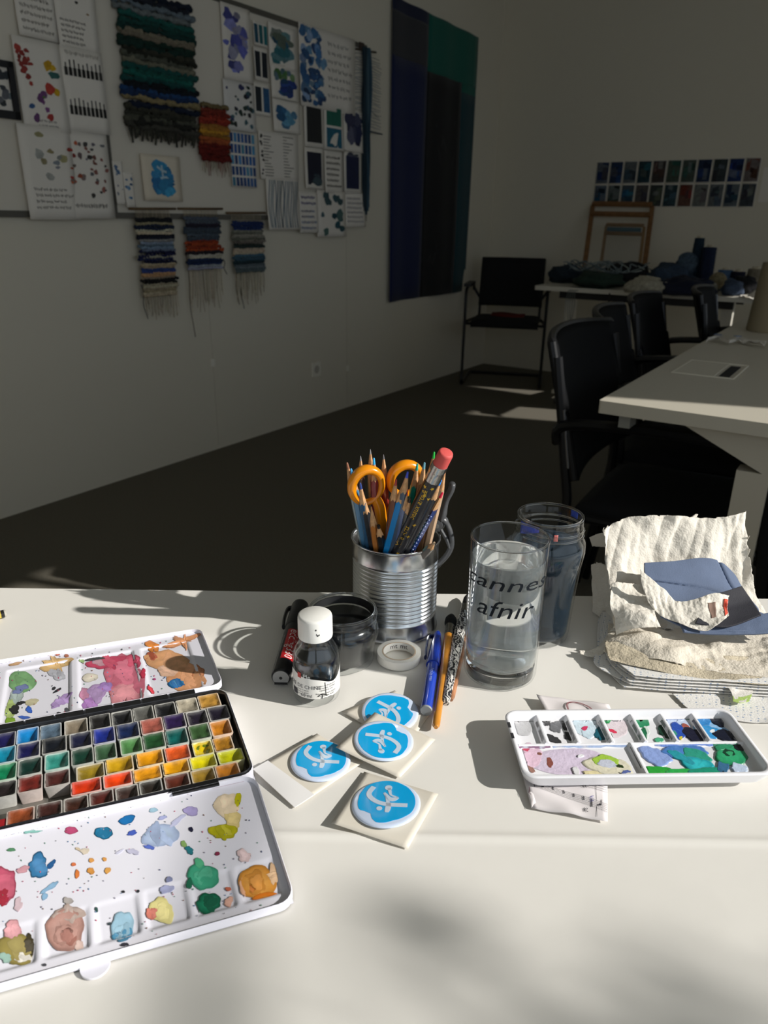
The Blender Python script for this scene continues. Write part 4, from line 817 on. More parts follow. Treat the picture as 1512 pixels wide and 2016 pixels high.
# ------------------------------------------------------------------ the pans
M_pan = mat('white pan plastic', '#ffffff', .4, attr=True, noise_amt=.12, nscale=300); M_cake = mat('watercolour cake', '#ffffff', .2, attr=True, noise_amt=.25, nscale=150, bump=1.0, bscale=170, coat=.5)
M_cakedry = mat('dry watercolour cake', '#ffffff', .55, attr=True, noise_amt=.2, nscale=200, bump=.6, bscale=260)
ROWV = [-.0093, -.0278, -.0462, -.0632, -.0780, -.0920]; ROWD = [.0178, .0178, .0178, .0155, .0135, .0132]
rown = ['rear row', 'second row from the rear', 'third row from the rear', 'fourth row from the rear', 'second row from the front', 'front row']
ordn = ['rightmost', 'second from the right', 'third from the right', 'fourth from the right', 'fifth from the right', 'sixth from the right', 'seventh from the right', 'eighth from the right', 'ninth from the right', 'tenth from the right']
PANS = [
 [(410, 1375, '#b8893a', 'gold', 1), (367, 1383, '#a89f8c', 'silver', 1), (325, 1395, '#16171b', 'black'), (282, 1402, '#5c5c58', 'grey'), (240, 1410, '#17181c', 'jet black'), (197, 1419, '#1c1b1c', 'brownish black'), (150, 1430, '#776c5c', 'cream and brown'), (100, 1442, '#566a7c', 'grey blue', 1), (55, 1449, '#1279b8', 'bright blue'), (9, 1459, '#1b1a4a', 'navy')],
 [(429, 1402, '#1c1826', 'black violet'), (388, 1412, '#201a2a', 'dark violet'), (343, 1418, '#2a1748', 'purple', 1), (299, 1430, '#a0574a', 'brick pink', 1), (252, 1438, '#15244a', 'prussian blue'), (205, 1447, '#1c2c82', 'ultramarine'), (160, 1462, '#171a34', 'indigo'), (108, 1470, '#12161e', 'blue black'), (57, 1479, '#151548', 'deep blue'), (8, 1490, '#0f7f9c', 'turquoise')],
 [(435, 1435, '#b9741c', 'ochre orange'), (393, 1443, '#35552e', 'olive green', 1), (348, 1451, '#0f5a56', 'teal'), (304, 1463, '#1d4a26', 'leaf green', 1), (259, 1471, '#487a44', 'light green'), (208, 1478, '#35543a', 'grey green'), (163, 1490, '#12362a', 'dark green'), (113, 1500, '#2f8478', 'sea green'), (60, 1510, '#10302a', 'forest green'), (10, 1522, '#0f7a50', 'emerald')],
 [(440, 1467, '#a8741c', 'yellow ochre', 1), (400, 1475, '#d0b40c', 'streaky yellow'), (350, 1485, '#d4541c', 'orange', 1), (295, 1493, '#d9930c', 'golden yellow'), (235, 1503, '#b78f14', 'mustard'), (178, 1515, '#86701c', 'olive yellow'), (113, 1534, '#48201e', 'maroon'), (60, 1547, '#6c211a', 'red brown', 1), (8, 1564, '#201a1c', 'dark umber')],
 [(455, 1492, '#c4c40c', 'lime yellow'), (402, 1507, '#d6c90c', 'lemon yellow'), (347, 1513, '#dc9a0c', 'amber'), (290, 1523, '#d8900f', 'warm amber', 1), (232, 1534, '#d8400f', 'orange red'), (170, 1549, '#c83410', 'scarlet')],
 [(447, 1514, '#c07a24', 'orange ochre'), (400, 1527, '#9a7a28', 'dull ochre'), (348, 1535, '#5a281c', 'glossy chestnut'), (297, 1548, '#221c18', 'black brown'), (250, 1557, '#3a2a26', 'umber'), (200, 1567, '#4c1c18', 'dark red brown'), (150, 1580, '#3a2018', 'dark brown'), (98, 1583, '#3c1e1a', 'burgundy brown', 1), (42, 1590, '#8a4422', 'burnt sienna', 1)]]
rn = random.Random(77)
for r, row in enumerate(PANS):
    us = [tuv(p[0], p[1], .742)[0] for p in row]
    for k, p in enumerate(row):
        u = us[k]; gr = (us[k-1]-u) if k else (u-us[1]); gl = (u-us[k+1]) if k < len(row)-1 else gr
        w_ = min(gr, gl, .0195)*.965
        if k == 0: w_ = min(w_, 2*(.0018-u))
        d_ = ROWD[r]; v = ROWV[r]; z0 = .0026; z1 = .0128+(.0008 if r in (1, 2) else 0)+rn.uniform(-.0004, .0004); c = lin(p[2])
        root = thing('watercolour_pan', '%s watercolour pan, %s in the %s' % (p[3], ordn[k], rown[r]), 'paint pan', tin(u, v, z0), 'watercolour pans in the tin')
        rimc = tuple(.66*a_+.34*min(1, (q*1.8+.05)) for a_, q in zip((.70, .69, .64), c)); th = .0008
        b = B(); rings = []
        for (hw, hd, z) in ((w_/2-.0012, d_/2-.0012, z0), (w_/2, d_/2, z1), (w_/2-th, d_/2-th, z1), (w_/2-th-.0004, d_/2-th-.0004, z0+.001)):
            rings.append([tin(u+x, v+y, z) for x, y in rrect(2*hw, 2*hd, .0012, 2)])
        n = len(rings[0]); b.add([q for g_ in rings for q in g_], [(a_*n+i, a_*n+(i+1) % n, (a_+1)*n+(i+1) % n, (a_+1)*n+i) for a_ in range(3) for i in range(n)]+[tuple(range(n))[::-1], tuple(3*n+i for i in range(n))], [rimc]*(3*n)+[tuple(.25*x+.75*min(1, y*1.1) for x, y in zip(rimc, c))]*n)
        b.make('pan_cup', M_pan, root)
        full = len(p) > 4; base = z1-(.0011 if full else rn.uniform(.0017, .0028)); ph = rn.uniform(0, 9); iw, idp = w_-2*th-.0002, d_-2*th-.0002
        def fc(a_, e_):
            x, y = (a_-.5)*iw, (e_-.5)*idp; q = max(abs(a_-.5), abs(e_-.5))*2
            dip = 0 if full else .0016*math.exp(-((a_-.55)**2+(e_-.45)**2)*9)
            return tin(u+x, v+y, base+.0022*q**5*(0.6 if full else 1)-dip+.0006*noise.noise(V((a_*4, e_*4, ph))))
        def cf(a_, e_):
            q = 1+.5*noise.noise(V((a_*3, e_*3, ph+5))); qq = max(abs(a_-.5), abs(e_-.5))*2; m_ = qq**10*.2
            return tuple(min(1, x*q*(1-m_)+m_*y) for x, y in zip(c, rimc))
        b = B(); b.grid(fc, 9, 9, colfn=cf); b.make('paint_cake', M_cakedry if full else M_cake, root, 180)
        if p[3] == 'burnt sienna':
            b = B(); fr = lambda x, y: tin(u+x, v-d_/2-.00012+.0001*y, z0+.0045+y)
            addtext(b, 'PALIOMPUR PP65', .0021, lambda x, y: tin(u-x, v-d_/2-.0001, z0+.0058-y), '#202020'); b.make('printed_code', mat('black print', '#1a1a1c', .6), root)
        if p[3] == 'streaky yellow':
            b = B(); bq = lambda x, y, h: fc(min(.95, max(.05, .5+x)), min(.95, max(.05, .5+y)))+V((0, 0, h))
            for q_ in ((-.25, .3, .14, .08, 30), (.2, .35, .18, .07, -20), (.25, -.05, .12, .2, 0), (0, -.38, .3, .05, 5)): blob(b, bq, q_[0], q_[1], q_[2], q_[3], q_[4], '#6c7a14', 3, .3, .8, n=14)
            b.make('green_streaks', M_cake, root, 180)
b = B(); cu = tuv(8, 1608, .742); b.box(tin(cu[0]-.004, -.0935, .010), (.012, .006, .004), (EU, EV, V((0, 0, 1))), '#a02028'); o = b.make('red_cube', M_pan, None); tag(o, 'small red block wedged at the front left of the pans', 'paint')
# ================================================================== white well palette at the right
PO = hit(990, 1399, .745); PE = (hit(1432, 1394, .745)-PO); PWd = PE.length; PE.normalize()
PB = hit(1030, 1532, .7455)-PO; PV = V((PE.y, -PE.x, 0)); PH = PB.dot(PV); 
P_sk = PB.dot(PE)      # slight skew of the short side
def pal_(u, v, z): return V((PO.x, PO.y, TZ+z))+PE*u+PV*v
PWd = max(PWd, .165); ZP = .0086
Mp = mat('white palette plastic', '#ececf0', .3, coat=.3)
rp = thing('well_palette', 'white plastic well palette with blue and green acrylic paint, at the right', 'palette', pal_(PWd/2, PH/2, 0))
def prr(u0, u1, v0, v1, r, n=6): return [((u0+u1)/2+x, (v0+v1)/2+y) for x, y in rrect(u1-u0, v1-v0, r, n)]
b = B(); prof = [(.0030, .0062, .012), (.0010, .0120, .010), (.0, .0150, .010), (.0006, .0158, .010), (.0026, .0158, .009), (.0034, .0150, .008), (.0042, .0118, .006), (.0056, .0102, .005), (.0080, ZP+.0012, .004)]
n = len(prr(0, 1, 0, 1, .01)); vs = []
for ins, z, rr_ in prof: vs += [pal_(u, v, z) for u, v in prr(ins, PWd-ins, ins, PH-ins, rr_)]
b.add(vs, [(k*n+(i+1) % n, k*n+i, (k+1)*n+i, (k+1)*n+(i+1) % n) for k in range(len(prof)-1) for i in range(n)]+[tuple((len(prof)-1)*n+i for i in range(n))[::-1]])
b.add([pal_(u, v, .0062) for u, v in prr(.0030, PWd-.0035, .0035, PH-.0035, .012)], [tuple(range(n))])
b.make('palette_body', Mp, rp, 50)
def puv(px, py, z): 
    d = hit(px, py, TZ+z)-V((PO.x, PO.y, TZ+z)); return d.dot(PE), d.dot(PV)
vm = puv(1200, 1462, .0125)[1]
def divider(p, q, z1a, th=.0022, slope=.004):
    b = B(); d = (V((q[0]-p[0], q[1]-p[1], 0))).normalized(); P = [pal_(p[0], p[1], 0), pal_(q[0], q[1], 0)]; ax = (P[1]-P[0]).normalized(); nn = V((ax.y, -ax.x, 0)); vs = []
    for pt in P:
        for off_, z in ((-slope, ZP+.0005), (-th/2, z1a-.0006), (-th/4, z1a), (th/4, z1a), (th/2, z1a-.0006), (slope, ZP+.0005)): vs.append(pt+nn*off_+V((0, 0, z)))
    b.add(vs, [(i, (i+1) % 6, 6+(i+1) % 6, 6+i) for i in range(6)]+[tuple(range(6))[::-1], tuple(range(6, 12))]); return b.make('divider', Mp, rp)
divider((.005, vm), (PWd-.005, vm), .0120)
DV = [((1055, 1402), (1076, 1461)), ((1112, 1400), (1139, 1461)), ((1174, 1400), (1208, 1461)), ((1235, 1399), (1274, 1461)), ((1294, 1399), (1336, 1460)), ((1358, 1398), (1398, 1459))]
dus = []
for a_, c_ in DV:
    u = (puv(*a_, .0135)[0]+puv(*c_, .0120)[0])/2; dus.append(u); divider((u, .004), (u, vm), .0135)
uB = (puv(1243, 1466, .0118)[0]+puv(1278, 1530, .0130)[0])/2; divider((uB, vm), (uB, PH-.004), .0128)
def S_pal(px, py, h):
    u, v = puv(px, py, ZP+.0012); u = min(PWd-.0075, max(.0075, u)); v = min(PH-.0075, max(.0072, v)); return pal_(u, v, ZP+.0014+h)
def pstain(L):
    for k, e in enumerate(L):
        b = B(); kw = e[7] if len(e) > 7 else {}
        blob(b, S_pal, e[0], e[1], e[2], e[3], e[4], e[5], k+40, h=.0002+.000012*k, n=30, **dict(dict(irr=e[6], rim=.85), **kw)); b.make('paint_patch', M_thick, rp, 180)
PAL = [(1030, 1432, 18, 18, 0, '#c9c9cc', .2, {'rim': .95}), (1150, 1425, 24, 22, 0, '#cfe0ea', .15, {'rim': 1}), (1215, 1432, 22, 20, 0, '#e2d6dc', .15, {'rim': 1}), (1262, 1442, 18, 17, 10, '#d5dfda', .2, {'rim': 1}), (1330, 1425, 26, 20, 0, '#c3d2ec', .2, {'rim': 1}), (1400, 1432, 34, 20, 10, '#8fbce6', .25, {'rim': .95}), (1120, 1500, 78, 26, 0, '#d9cbe0', .06, {'rim': 1}), (1045, 1488, 26, 22, 30, '#e3c3d6', .15, {'rim': .98}), (1033, 1475, 9, 6, 0, '#c8506a', .3), (1082, 1502, 6, 12, -20, '#8c5248', .2), (1045, 1515, 11, 4, 30, '#9c7468', .3), (1062, 1485, 6, 2.5, 10, '#8a5c50', .2),
    (1096, 1430, 14, 12, 30, '#77787c', .35), (1085, 1455, 18, 8, 10, '#3b3b3d', .35), (1075, 1420, 8, 9, 0, '#4a4a4c', .35), (1122, 1448, 12, 9, 20, '#28282a', .4), (1112, 1425, 6, 14, -20, '#333335', .35), (1030, 1403, 26, 4, 0, '#5a5858', .3), (1140, 1410, 17, 9, 0, '#8cc4dc', .25), (1165, 1440, 20, 14, 0, '#cfe2ee', .2, {'rim': 1}),
    (1151, 1435, 7, 4, 0, '#d23a64', .3), (1205, 1440, 9, 3.5, 20, '#d83a58', .25), (1190, 1411, 15, 10, 20, '#2f9a58', .3), (1170, 1402, 10, 6, 0, '#3a9aa6', .3), (1182, 1445, 12, 14, 30, '#1d5f70', .3), (1200, 1452, 8, 6, 0, '#17553c', .3),
    (1238, 1404, 10, 5, 0, '#2c5c72', .3), (1261, 1418, 16, 15, 20, '#2c8c60', .3, {'rim': .75}), (1261, 1416, 4, 3, 0, '#c9dc2c', .2), (1268, 1445, 6, 12, -20, '#1f6a46', .3), (1297, 1458, 9, 5, 10, '#4fae84', .25),
    (1305, 1435, 10, 14, -20, '#1a3f30', .35), (1322, 1452, 13, 8, 20, '#14382a', .3), (1335, 1440, 18, 14, 30, '#2b52b0', .25), (1325, 1447, 9, 6, 0, '#3c8f7c', .3), (1350, 1432, 10, 5, 20, '#a4584c', .2), (1364, 1447, 22, 13, 30, '#1b1d33', .2), (1340, 1454, 4, 3, 0, '#cfc040', .2), (1316, 1405, 24, 7, 0, '#a9bee8', .3, {'rim': 1}), (1349, 1399, 8, 6, 0, '#2c8c70', .3),
    (1385, 1422, 17, 12, 0, '#2f84c8', .3), (1398, 1442, 20, 13, 10, '#3a95d4', .25), (1412, 1421, 15, 10, 30, '#161c30', .25), (1428, 1449, 24, 12, 10, '#171c2e', .22), (1381, 1410, 14, 6, 0, '#cfe0f4', .2, {'rim': 1}), (1402, 1441, 5, 4, 0, '#eaf0f4', .2),
    (1290, 1490, 30, 18, 20, '#8fa6de', .25, {'rim': .95}), (1345, 1480, 44, 14, 5, '#4e7fc4', .25, {'rim': .9}), (1300, 1520, 34, 9, 8, '#2fa43c', .25, {'rim': .85}), (1345, 1522, 36, 8, 0, '#2fae52', .3, {'rim': .9}), (1370, 1490, 34, 13, 15, '#2f9a84', .2, {'rim': .92}), (1372, 1506, 36, 13, 15, '#22a2ac', .2, {'rim': .92, 'inner': '#35bcc4'}), (1340, 1492, 28, 8, 25, '#2a9aa8', .3, {'rim': .92}), (1392, 1520, 34, 9, -5, '#1f9478', .25, {'rim': .9}), (1425, 1505, 14, 24, 10, '#3c6e94', .3, {'rim': .9}),
    (1440, 1490, 32, 20, 10, '#2c9a68', .12, {'rim': .7, 'inner': '#34a874'}), (1434, 1484, 13, 7, 25, '#12422e', .3), (1436, 1485, 8, 4, 25, '#37a26c', .3), (1425, 1472, 18, 7, 0, '#2f8f66', .3), (1455, 1472, 14, 8, 20, '#14181f', .3), (1455, 1515, 20, 9, 20, '#c4d4ec', .3, {'rim': 1}),
    (1198, 1510, 48, 20, 8, '#e2ddc6', .14, {'rim': .8}), (1192, 1500, 28, 12, 12, '#a6cc4c', .2, {'rim': .75}), (1195, 1506, 22, 8, 14, '#c9cedd', .2, {'rim': .9}), (1165, 1526, 22, 6, 5, '#e8dcae', .3, {'rim': .85}), (1220, 1511, 7, 4, 10, '#2c3d1c', .3), (1134, 1520, 7, 9, -30, '#e4e4e6', .2, {'rim': .8}), (1143, 1490, 6, 3, -5, '#ececf0', .2), (1232, 1522, 8, 4, 0, '#5a6aa8', .4)]
pstain(PAL)
for k, (px0, px1, c) in enumerate(((1015, 1080, '#8a6a84'), (1085, 1230, '#9fb2d4'), (1285, 1400, '#6a88cc'), (1400, 1450, '#2f7c62'))):
    b = B(); u0, u1 = puv(px0, 1466, .009)[0], puv(px1, 1466, .009)[0]
    b.grid(lambda u, v: pal_(u0+(u1-u0)*u, vm+.0015+.0030*v+.0003*noise.noise(V((u*9, v, k))), .0114-.0034*v), 14, 3, colfn=lambda u, v: vary(lin(c), .0, rn) if noise.noise(V((u*6, v*2, k))) > -.22 else (.5, .52, .6)); b.make('paint_smear', M_thick, rp, 180)
for u_, c, s in list(zip(dus, ['#3c3836', '#2a2a2c', '#17503c', '#1f4a36', '#16382c', '#232842'], range(6)))+[(uB, '#4c4844', 9)]:
    b = B(); v0, v1 = (.010, vm-.002) if s != 9 else (vm+.004, PH-.010)
    b.grid(lambda u, v: pal_(u_-.0014-.0031*v, v0+(v1-v0)*(u*.9+.1*v*(u > .5)),   .0128-.0048*v-(.0007 if s == 9 else 0)), 12, 4, colfn=lambda u, v: lin(c) if (noise.noise(V((u*4, v*2, s*3.1))) > -.30 or s > 8) else (.55, .56, .6)); b.make('paint_smear', M_thick, rp, 180)
# edge marks on the palette rim
for k, (px, py) in enumerate(((996, 1428), (1004, 1449))):
    u, v = puv(px, py, .0155); b = B(); b.box(pal_(.0012, v, .01586), (.0022, .006, .0003), (PE, PV, V((0, 0, 1))), '#2a2a2c'); b.make('rim_mark', M_thick, rp)
# ------------------------------------------------------------------ papers under the palette
M_sheet = mat('music paper', '#dcd6d6', .8); M_pr = mat('printed black', '#26262c', .7); M_pen = mat('pen ink', '#ffffff', .6, attr=True)
def flatsheet(name, label, cnr, m, amp=.001, z0=.0005, zs=(0, 0, 0, 0), n=14, seed=0, th=.0002):
    P4 = [hit(x, y, TZ+z0+z) for (x, y), z in zip(cnr, zs)]
    f = lambda u, v: (P4[0]*(1-u)+P4[1]*u)*(1-v)+(P4[3]*(1-u)+P4[2]*u)*v+V((0, 0, amp*max(0, .35+noise.noise(V((u*3, v*3, seed))))))
    t = thing(name, label, 'paper', P4[0]); b = B(); b.grid(f, n, n, thick=-th); b.make('sheet', m, t, 180); return t, f
t, f = flatsheet('music_sheet', 'folded scrap of printed sheet music sticking out in front of the palette', [(1022, 1500), (1196, 1497), (1196, 1619), (1048, 1592)], M_sheet, .0018, .0004, seed=3, zs=(.0045, .0045, .001, .0006))
b = B()
def onf(u, v, h=.0004): return f(u, v)+V((0, 0, h))
for s in range(5): b.ribbon([onf(.10+.90*q/16, .46+.40*q/16*.75+.028*s) for q in range(17)], .00016, V((0, 0, 1)), .00005)
for s in range(4): b.ribbon([onf(.55+.45*q/8, .33+.12*q/8+.035*s) for q in range(9)], .00015, V((0, 0, 1)), .00005)
b.ribbon([onf(.10, .46), onf(.10, .575)], .0004, V((0, 0, 1)), .00005); b.ribbon([onf(.80, .70), onf(.80, .82)], .0007, V((0, 0, 1)), .00005); b.ribbon([onf(.86, .2), onf(.86, .96)], .0002, V((0, 0, 1)), .00005)
b.make('stave_lines', M_pr, t)
b = B()
for u, v, k in ((.20, .55, 0), (.33, .55, 1), (.46, .60, 2), (.58, .645, 2), (.70, .69, 2), (.90, .78, 3), (.90, .42, 2), (.76, .36, 0)):
    if k in (0, 3):
        b.add([onf(u+.018*cos(a), v+.016*sin(a), .0006) for a in np.linspace(0, 2*pi, 11)[:-1]], [tuple(range(10))]); b.ribbon([onf(u+.018, v), onf(u+.02, v-.07), onf(u+.04, v-.10)] if k == 0 else [onf(u+.02, v), onf(u+.025, v-.09)], .0004, V((0, 0, 1)), .00005)
    else: b.ribbon([onf(u-.006, v-.03), onf(u+.008, v-.012), onf(u-.006, v), onf(u+.008, v+.016), onf(u-.004, v+.03)], [.0004, .0009, .0005, .0009, .0004], V((0, 0, 1)), .00005)
b.make('notes', M_pr, t)
b = B()
for s_, u, v in (('32', .72, .475), ('28', .72, .875)): addtext(b, s_, .0058, lambda x, y: onf(u-x*11, v+y*15, .0006))
b.make('bar_numbers', M_pr, t)
b = B(); b.ribbon([onf(.80+.05*sin(q*2.1)*.6, .64+.012*q+.01*cos(q*3)) for q in range(9)], .0003, V((0, 0, 1)), .00005, '#7c78b8'); b.make('pencil_note', M_pen, t)
t, f2 = flatsheet('paper_scrap', 'white paper scrap with pen writing under the left edge of the palette', [(1013, 1470), (1060, 1470), (1075, 1560), (1046, 1592)], M_sheet, .0015, .0002, seed=5, zs=(.004, .004, .002, .001))
b = B(); b.ribbon([f2(.12+.05*sin(q*1.9), .35+.05*q)+V((0, 0, .0006)) for q in range(11)], .0004, V((0, 0, 1)), .00005, '#4a2430'); b.make('pen_writing', M_pen, t)
t, f3 = flatsheet('paper_scrap', 'curled paper scrap with a dark red pen circle behind the palette', [(1056, 1369), (1197, 1388), (1215, 1420), (1084, 1420)], M_sheet, .003, .0004, seed=8, zs=(.004, .001, .0025, .002))
b = B()
for r_ in (1, .93): b.ribbon([f3(.52+.19*r_*cos(a), .64+.52*r_*sin(a))+V((0, 0, .0008)) for a in np.linspace(pi, 2*pi, 19)], .0005, V((0, 0, 1)), .00005, '#7c2c34')
b.make('pen_circle', M_pen, t)
# ================================================================== stickers
M_back = mat('waxy backing paper', '#d9d2c4', .45); M_disc = mat('sticker white', '#cfdcf2', .12, coat=1); M_blue = mat('sticker blue', '#08a6e4', .12, coat=1); M_foldw = mat('paper white', '#e6e4e2', .7)
POLY = [(0, .88), (25, .90), (50, .93), (75, .97), (100, .97), (125, .95), (150, .88), (170, .84), (185, .84), (200, .84), (215, .70), (228, .66), (240, .80), (252, .90), (265, .88), (285, .82), (305, .84), (330, .88)]
def sticker(label, cnr, cx, cy, rpx, rot, zb=.0006, zs=(0, 0, 0, 0), amp=.0010, seed=0, fold=None):
    P4 = [hit(x, y, TZ+zb+z) for (x, y), z in zip(cnr, zs)]
    f = lambda u, v: (P4[0]*(1-u)+P4[1]*u)*(1-v)+(P4[3]*(1-u)+P4[2]*u)*v+V((0, 0, amp*.4*noise.noise(V((u*2, v*2, seed)))))
    t = thing('round_sticker', label, 'sticker', P4[0], 'blue emblem stickers')
    b = B(); b.grid(f, 12, 12, thick=-.00015); b.make('backing', M_back, t, 180)
    # local plane
    c = hit(cx, cy, TZ+zb+.0008); X = (P4[1]-P4[0]).normalized(); N = ((P4[1]-P4[0]).cross(P4[3]-P4[0])).normalized()
    if N.z < 0: N = -N
    d0 = f(.5, .5); c = c+N*((d0-c).dot(N)+.0007); X = V((1, 0, 0)); X = (X-N*X.dot(N)).normalized(); Y = N.cross(X)
    r = rpx*((c-CAM).dot(FW))/F_PX
    cr_, sr_ = cos(R(rot)), sin(R(rot))
    L = lambda x, y, h=0: c+X*(x*cr_-y*sr_)*r+Y*(x*sr_+y*cr_)*r+N*h
    if fold: 
        b = B(); b.add([f(u, v)+N*.0006 for u, v in fold]+[f(u, v)+N*.0003 for u, v in fold], [(3, 2, 1, 0), (4, 5, 6, 7), (0, 1, 5, 4), (1, 2, 6, 5), (2, 3, 7, 6), (3, 0, 4, 7)]); b.make('paper_edge', M_foldw, t)
    b = B(); b.turn(c, N*.0016, [(r*1.0, 0), (r*1.0, .45), (r*.97, .8), (r*.9, 1), (r*.4, 1.02)], 56); b.make('clear_disc', M_disc, t, 60)
    b = B(); m_ = 60; pts = []
    for i in range(m_):
        a = 360*i/m_; k = [j for j in range(len(POLY)) if POLY[j][0] <= a][-1]; a0, r0 = POLY[k]; a1, r1 = POLY[(k+1) % len(POLY)]; a1 = a1 if a1 > a0 else 360; s_ = (a-a0)/(a1-a0); s_ = s_*s_*(3-2*s_); rr_ = (r0+(r1-r0)*s_)*.97
        pts.append(L(rr_*cos(R(a)), rr_*sin(R(a)), .0016))
    b.prism(pts, N*.00014); b.make('blue_field', M_blue, t)
    b = B(); h = .00178
    def st(P_, w0): 
        sp_ = spline([V((x, y, 0)) for x, y in P_], 22); b.ribbon([L(p.x, p.y, h) for p in sp_], [w_*r*1.25 for w_ in w0] if isinstance(w0, list) else w0*r*1.2, N, .00012)
    st([(-.36, .68), (-.50, .36), (-.34, .08), (0, -.10), (.62, -.17)], .13)
    st([(.02, -.44), (.07, -.10), (-.05, .40)], [.03+.10*sin(pi*min(1, (i+3)/20)) for i in range(23)])
    st([(-.05, .40), (.10, .14), (.22, .10), (.36, .18)], [.04+.09*sin(pi*(i+1)/25) for i in range(23)])
    st([(.36, .18), (.16, .28), (.12, .45), (.10, .6)], [.03+.07*(i/22) for i in range(23)])
    for x, y, q in ((-.19, -.27, .085), (.08, .62, .11)): b.turn(L(x, y, h), N*.00012, [(q*r, 0), (q*r, 1)], 18)
    b.make('emblem', mat('emblem pale', '#c2d2e2', .2, coat=1), t)
    return t
sticker('round blue emblem sticker on cream backing, nearest the front edge of the table', [(717, 1519), (863, 1563), (803, 1671), (652, 1620)], 760, 1587, 68, 0, seed=1, zs=(.0002, .004, .0002, .003))
sticker('round blue emblem sticker touching the pen and lying beneath the middle one', [(777, 1359), (846, 1405), (832, 1441), (700, 1425)][0:1]+[(847, 1404), (800, 1475), (673, 1401)], 768, 1405, 56, 150, zb=.0003, zs=(.003, .0003, .0002, .0012), seed=2)
sticker('round blue emblem sticker with a white paper strip at its side, beside the paint tin', [(624, 1444), (715, 1501), (580, 1591), (498, 1515)], 631, 1500, 59, 4, zs=(.001, .0008, .0002, .0022), seed=3, fold=[(0, .78), (1, .73), (1, 1), (0, 1)])
sticker('round blue emblem sticker in the middle, overlapping the two behind it', [(738, 1402), (857, 1456), (787, 1532), (661, 1471)], 755, 1461, 59, 180, zb=.0038, zs=(.003, .000, -.0026, .0045), seed=4)
# ================================================================== tin can with pencils
M_steel = mat('tinned steel', '#d4d6d8', .24, 1.0); M_steelin = mat('steel inside', '#8a8a88', .35, 1.0)
CC = V((.0113, .6277, TZ+.0004)); CR_, CH_ = .0405, .0925
can = thing('tin_can', 'ribbed shiny tin can holding pencils and scissors', 'can', CC)
prof = [(.030, .0), (CR_-.0012, .0), (CR_+.0006, .0008), (CR_+.0008, .0022), (CR_-.0006, .0038), (CR_-.0008, .016)]
z = .018
for k in range(14):
    prof += [(CR_-.0008, z), (CR_-.0020, z+.0010), (CR_-.0022, z+.0019), (CR_-.0010, z+.0028), (CR_-.0006, z+.0034)]; z += .0040
prof += [(CR_-.0008, z+.001), (CR_-.0008, CH_-.004), (CR_, CH_-.0026), (CR_+.0009, CH_-.0018), (CR_+.0009, CH_-.0004), (CR_+.0002, CH_), (CR_-.0008, CH_-.0004), (CR_-.0012, CH_-.003)]
b = B(); b.lathe(CC, prof, 96); b.make('wall', M_steel, can, 60)
b = B(); b.lathe(CC, [(CR_-.0012, CH_-.003), (CR_-.0026, CH_-.006), (CR_-.0026, .002), (0, .002)], 64); b.make('lining', M_steelin, can, 60)
b = B(); b.lathe(CC, [(0, .0012), (.030, .0012), (.030, 0), (0, 0)], 48); b.make('base', M_steel, can)
b = B(); a = R(150); b.tube([CC+V(((CR_-.0004)*cos(a), (CR_-.0004)*sin(a), z)) for z in (.004, .089)], .0004, 6, flat=2); b.make('seam', M_steel, can)
CB = CC+V((0, 0, .0035)); RIM = CC.z+CH_
def placeline(rim_px, tip_px, rb=.031):
    Rm = hit(rim_px[0], rim_px[1], RIM); r0 = Rm-V((CC.x, CC.y, Rm.z)); mx = CR_-.0075
    if V((r0.x, r0.y)).length > mx: 
        q = V((r0.x, r0.y)).normalized()*mx; Rm = V((CC.x+q.x, CC.y+q.y, RIM))
    best = None
    for i in range(241):
        Y = .54+i*.0008; Tp = atY(tip_px[0], tip_px[1], Y)
        if Tp.z < RIM+.01: continue
        base = Rm+(Rm-Tp)*((Rm.z-CB.z)/(Tp.z-Rm.z)); d = hypot(base.x-CC.x, base.y-CC.y)
        L = abs(d-.012)
        if best is None or L < best[0]: best = (L, Tp, base)
    _, Tp, base = best; d = V((base.x-CC.x, base.y-CC.y))
    if d.length > rb: d = d.normalized()*rb; base = V((CC.x+d.x, CC.y+d.y, CB.z))
    return base, Tp
M_lac = mat('pencil lacquer', '#ffffff', .28, attr=True, coat=.5); M_cedar = mat('sharpened wood', '#c89a6c', .7, noise_amt=.25, nscale=300, bump=.3, bscale=600); M_lead = mat('pencil lead', '#ffffff', .45, attr=True)
